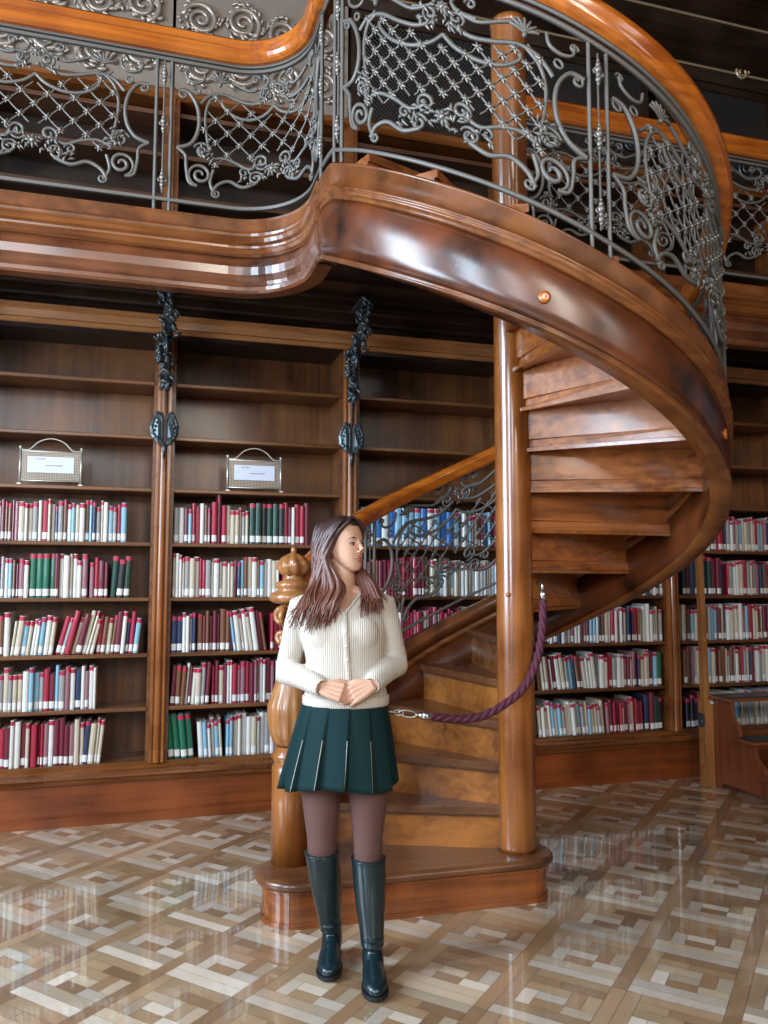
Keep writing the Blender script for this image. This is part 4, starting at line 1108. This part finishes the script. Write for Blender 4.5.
for f in bm.faces:
    c = f.calc_center_median(); dx = abs(c.x + .006)
    if (c.y < .03 and c.z > 1.300 + dx*1.25 and dx < .075) or (c.z > 1.352 and abs(c.x+.018) < .062): kill.append(f)
    elif c.z < .962: kill.append(f)
    else:
        for w_, e_, s in ((WRL, ELL, -1), (WRR, ELR, 1)):
            v = (w_-e_).normalized()
            if (c-w_).dot(v) > .009 and (c-w_).length < .045: kill.append(f); break
bmesh.ops.delete(bm, geom=kill, context='FACES')
# leave only the main shell
bm.verts.ensure_lookup_table(); bm.to_mesh(co_.data); bm.free()
sd = co_.modifiers.new('thickness', 'SOLIDIFY'); sd.thickness = .004; sd.offset = -1
# surface of the cardigan front, by ray cast on the evaluated body, for placket and buttons
from mathutils.bvhtree import BVHTree
bv = BVHTree.FromPolygons([v.co for v in co_.data.vertices], [tuple(p.vertices) for p in co_.data.polygons])
def front(x, z):
    h = bv.ray_cast(Vector((x, -.6, z)), Vector((0,1,0))); return h[0] if h[0] is not None and h[0].y < 0 else None
mb = MB(); L_, R_ = [], []
zz = 1.305
while zz > .968:
    t = (1.305-zz)/.34; xc = -.004+.022*t
    a, b = front(xc-.011, zz), front(xc+.011, zz)
    if a and b: L_.append(a+Vector((0,-.0035,0))); R_.append(b+Vector((0,-.0035,0)))
    zz -= .012
if len(L_) > 2:
    mb.grid([L_, [l.lerp(r,.5)+Vector((0,-.001,0)) for l, r in zip(L_, R_)], R_]); pk = Pn(mb, 'placket', KNIT, co_)
    m_ = pk.modifiers.new('t', 'SOLIDIFY'); m_.thickness = .003
BUT = plain('button', (.62,.55,.46), .3)
for i in range(7):
    z_ = 1.285 - i*.050; h = front(-.004+.022*(1.305-z_)/.34, z_)
    if h:
        mb = MB(); M = Matrix.Rotation(PI/2, 3, 'X'); mb.ball(h+Vector((0,-.006,0)), (.0055,.0055,.002), 12, 6, M=M); Pn(mb, 'button', BUT, co_)
def vring(pts, r, name, mat, par):
    mb = MB(); mb.tube(pts, r, 8); return Pn(mb, name, mat, par)
# neckline band
nb = []
for i in range(21):
    t = i/20; x = -.006 - .072 + .144*t; z_ = 1.300 + abs(x+.006)*1.25
    h = front(x - .002*(1 if x > -.006 else -1)*0, z_-.006)
    if h: nb.append(h + Vector((0,-.002,.003)))
if len(nb) > 3: vring(nb, .0055, 'neckline', KNIT, co_)
# ribbed waistband
mb = MB(); rows = []
for z_, o_ in ((.999,.000),(.995,.004),(.966,.004),(.960,.0)):
    rows.append([((.157+o_)*math.cos(2*PI*k/80), .006+(.119+o_)*math.sin(2*PI*k/80), z_) for k in range(80)])
mb.grid(rows, 0, close_v=True); wb = Pn(mb, 'waistband', KNIT, co_); m_ = wb.modifiers.new('t', 'SOLIDIFY'); m_.thickness = .004
# --- skirt
def skirt_pt(a, t):
    """t 0 waist .. 1 hem"""
    NP = 13; ph_ = (a*NP/(2*PI)) % 1.0
    rx = .146 + .074*t**.85; ry = .112 + .066*t**.85; cx = -.004 - .024*t
    fold = (ph_-.12)/.88 if ph_ > .12 else 1 - ph_/.12
    o_ = (.003 + .024*t**1.2)*(1-fold) * (1 if t > .08 else t/.08)
    dz = .012*math.sin(a*3+.5)*t
    return Vector((cx + (rx+.004-o_)*math.cos(a), .008 + (ry+.004-o_)*math.sin(a), .978 - .300*t + dz))
mb = MB(); N_ = 360; rows = [[skirt_pt(2*PI*k/N_, i/16) for k in range(N_)] for i in range(17)]
mb.grid(rows, 0, close_v=True); sk = Pn(mb, 'pleated_skirt', SKIRT, fix=False); m_ = sk.modifiers.new('t', 'SOLIDIFY'); m_.thickness = .003; m_.offset = -1
mb = MB(); rows = []
for z_, o_ in ((.986,.0),(.984,.004),(.955,.005),(.952,.001)): rows.append([(-.004+(.149+o_)*math.cos(2*PI*k/60), .008+(.115+o_)*math.sin(2*PI*k/60), z_) for k in range(60)])
mb.grid(rows, 0, close_v=True); Pn(mb, 'waistband', SKIRT, sk)
for j, a0 in enumerate((1.5*PI-.30, 1.5*PI+.18, 1.5*PI+.66, 1.5*PI-.78)):
    NP = 13; a = (round(a0*NP/(2*PI)) + .01)*2*PI/NP
    mb = MB(); mb.tube([skirt_pt(a, t) + Vector((0,-.003,0)) for t in (.42,.55,.7,.85,.99)], .0013, 5); Pn(mb, 'white_piping', PIPE, sk)
# --- tights over the legs
for s in (-1, 1):
    mb = MB(); P = LEG[s]
    mb.tube([P[0], ((P[0][0]+P[1][0])/2, (P[0][1]+P[1][1])/2, .76), P[1], (P[1][0]+(P[2][0]-P[1][0])*.5, P[1][1]-.004, .565), (P[2][0], P[2][1]-.004, .49), (P[2][0]+.001, P[2][1]-.002, .455), (P[2][0]+.001, P[2][1]+.000, .42), P[3]], [.070,.078,.0755,.064,.054,.0535,.051,.053], 28)
    mb.ball((P[2][0], P[2][1]-.030, .478), (.030,.026,.036), 16, 10)
    o = Pn(mb, 'tights', TIGHT, fix=False); fuse(o, .005, 8)
# --- boots
def boot(s, top, ankle, yaw):
    R2 = Matrix.Rotation(yaw, 3, 'Z'); mb = MB()
    ax = Vector((ankle[0], ankle[1], 0))
    def W(x, y, z): return ax + R2 @ Vector((x, y, z))
    rows = []; n = 32
    # shaft sections
    for t, r_, ryk in ((0,.061,1.05),(.03,.062,1.05),(.25,.060,1.06),(.5,.054,1.05),(.72,.046,1.03),(.85,.042,1.04),(.93,.0425,1.1)):
        c = Vector(top).lerp(Vector((ankle[0], ankle[1], .085)), t)
        rows.append([c + R2 @ Vector((r_*math.cos(2*PI*k/n), r_*ryk*math.sin(2*PI*k/n), 0)) for k in range(n)])
    mb.grid(rows, 0, close_v=True, cap=True)
    for z_, r_ in ((.215,.0455),(.175,.0445),(.14,.045)):
        c = Vector(top).lerp(Vector((ankle[0], ankle[1], .085)), (top[2]-z_)/(top[2]-.085)); mb.ball(c + Vector((.001,-.002,0)), (r_, r_*1.06, .012), 20, 8, M=R2)
    # foot
    secs = [(.060,.060,.026,.030),(.045,.062,.036,.046),(.015,.070,.040,.058),(-.02,.064,.038,.054),(-.055,.052,.038,.038),(-.095,.045,.043,.031),(-.13,.040,.044,.026),(-.16,.036,.036,.022),(-.180,.032,.022,.016),(-.188,.030,.008,.008)]
    mb.grid([[W(rx*math.cos(2*PI*k/24), y, max(.016, z_ + rz*math.sin(2*PI*k/24))) for k in range(24)] for y, z_, rx, rz in secs], 0, close_v=True, cap=True)
    o = Pn(mb, 'boot', BOOT, fix=False); fuse(o, .0045, 5)
    mb = MB(); out = [(.062,.0),(.055,.026),(.02,.037),(-.04,.038),(-.10,.046),(-.14,.046),(-.17,.036),(-.188,.018),(-.192,0)]
    loop = [(x, y) for y, x in out] + [(-x, y) for y, x in out[::-1][1:-1]]
    for z0_, z1_, f0 in ((.010,.022,lambda p: True),):
        n_ = len(loop); vs = [W(x, y, z0_) for x, y in loop] + [W(x, y, z1_) for x, y in loop]
        mb.add(vs, [list(range(n_))[::-1], list(range(n_, 2*n_))] + [(i, (i+1)%n_, n_+(i+1)%n_, n_+i) for i in range(n_)])
    hl = [(.034*math.cos(a), .028+.036*math.sin(a)) for a in [2*PI*i/20 for i in range(20)]]
    n_ = len(hl); vs = [W(x, y, .0) for x, y in hl] + [W(x, y, .024) for x, y in hl]; mb.add(vs, [list(range(n_))[::-1], list(range(n_, 2*n_))] + [(i, (i+1)%n_, n_+(i+1)%n_, n_+i) for i in range(n_)])
    fs = [(.042*math.cos(a), -.115+.062*math.sin(a)) for a in [2*PI*i/20 for i in range(20)]]
    vs = [W(x, y, .0) for x, y in fs] + [W(x, y, .012) for x, y in fs]; mb.add(vs, [list(range(n_))[::-1], list(range(n_, 2*n_))] + [(i, (i+1)%n_, n_+(i+1)%n_, n_+i) for i in range(n_)])
    Pn(mb, 'sole', SOLE, o)
    mb = MB(); c = Vector(top); mb.tube([c + R2 @ Vector((.0625*math.cos(2*PI*k/32), .0655*math.sin(2*PI*k/32), -.002)) for k in range(32)], .0028, 6, closed=True); Pn(mb, 'boot_rim', BOOT, o)
boot(-1, (-.084,.0,.432), (-.050,.125), rad(-2)); boot(1, (.086,-.02,.418), (.103,-.015), rad(3))
# --- hair
rnd = random.Random(4)
hr = MB()
hb_(hr, (0,.022,.046), (.073,.090,.071), 24, 16); hb_(hr, (0,-.030,.080), (.038,.040,.025), 16, 10)
hb_(hr, (0,.055,-.01), (.072,.062,.085), 20, 14)
cap_ = hr
def lock(pts, r0, wig=.006, par=None):
    wig = wig*1.5
    P3 = crom3([Vector(p) for p in pts], 6); n = len(P3); ph_ = rnd.uniform(0, 6)
    out = []
    for i, p in enumerate(P3):
        t = i/(n-1); w_ = wig*t*1.5
        out.append(p + Vector((w_*math.sin(7*t+ph_), w_*math.cos(6*t+ph_), 0)))
    cap_.tube(out, [r0*(.75+.5*math.sin(PI*min(1,t_*1.2)))*(1-.82*max(0,(t_-.6)/.4)) for t_ in [i/(n-1) for i in range(n)]], 6)
def hw(p): return HM @ Vector(p)
# long side (her right, picture left): parted on top, sweeps behind the ear and over the shoulder
for i in range(110):
    t = rnd.random(); u = rnd.random()
    root = hw((-.006 + rnd.uniform(-.006,.008), -.066 + .15*t, .117 - .16*abs(t-.42)**2 - .012*(t < .12) + rnd.uniform(-.002,.003)))
    up_ = hw((-.050 - rnd.uniform(0,.006), -.050 + .12*t, .095)); side = hw((-.074 - rnd.uniform(0,.010), -.030 + .10*t, .045))
    ear = hw((-.080 - .014*u, .006 + .070*t, -.035))
    sp = rnd.random()
    end = Vector((-.205 + .165*sp + rnd.uniform(-.01,.01), -.085 - .035*math.sin(PI*sp) + rnd.uniform(-.015,.01), 1.285 - .065*rnd.random() + .04*abs(sp-.6)))
    mid = Vector((-.125 + .105*sp, -.030 - .055*sp + .03*t, 1.405)); mid2 = Vector((-.165 + .135*sp, -.085 - .03*sp, 1.335))
    lock([root, up_, side, ear, mid, mid2, end], .0075, .007)
# far side: falls behind the neck and forward over her left shoulder
for i in range(70):
    t = rnd.random(); sp = rnd.random()
    root = hw((.004 + rnd.uniform(-.004,.006), -.066 + .15*t, .117 - .16*abs(t-.42)**2 - .012*(t < .12) + rnd.uniform(-.002,.003)))
    up_ = hw((.050 + rnd.uniform(0,.006), -.050 + .12*t, .095)); side = hw((.074 + rnd.uniform(0,.008), -.030 + .10*t, .045)); ear = hw((.072 + rnd.uniform(0,.008), .012 + .065*t, -.035))
    mid = Vector((.045 + .045*sp, .030 - .035*sp, 1.425)); mid2 = Vector((.060 + .070*sp, -.030 - .03*sp, 1.365))
    end = Vector((.055 + .095*sp, -.085 - .02*rnd.random(), 1.305 + .03*sp + rnd.uniform(-.03,.025)))
    lock([root, up_, side, ear, mid, mid2, end], .0072, .007)
for i in range(16):   # strands framing the face
    t = i/15
    a_ = rnd.uniform(-.002,.002)
    lock([hw((.004,-.058+.03*t,.112)), hw((.030,-.070+.03*t,.092+a_)), hw((.055,-.060+.03*t,.062)), hw((.068,-.040+.03*t,.020)), hw((.073,-.014+.03*t,-.035)), Vector((.055+.02*t,.01,1.43)), Vector((.075+.04*t,-.04,1.37)), Vector((.08+.05*t,-.085,1.31+rnd.uniform(-.02,.02)))], .0062, .004)
    lock([hw((-.004,-.058+.03*t,.112)), hw((-.030,-.070+.03*t,.094+a_)), hw((-.054,-.054+.03*t,.068)), hw((-.070,-.026+.03*t,.028)), hw((-.078,.002+.03*t,-.03)), Vector((-.095-.02*t,-.04,1.42)), Vector((-.10-.05*t,-.10,1.35)), Vector((-.075-.10*t,-.115,1.26+rnd.uniform(-.02,.02)))], .0062, .005)
ho = Pn(hr, 'hair', HAIR, fix=False)
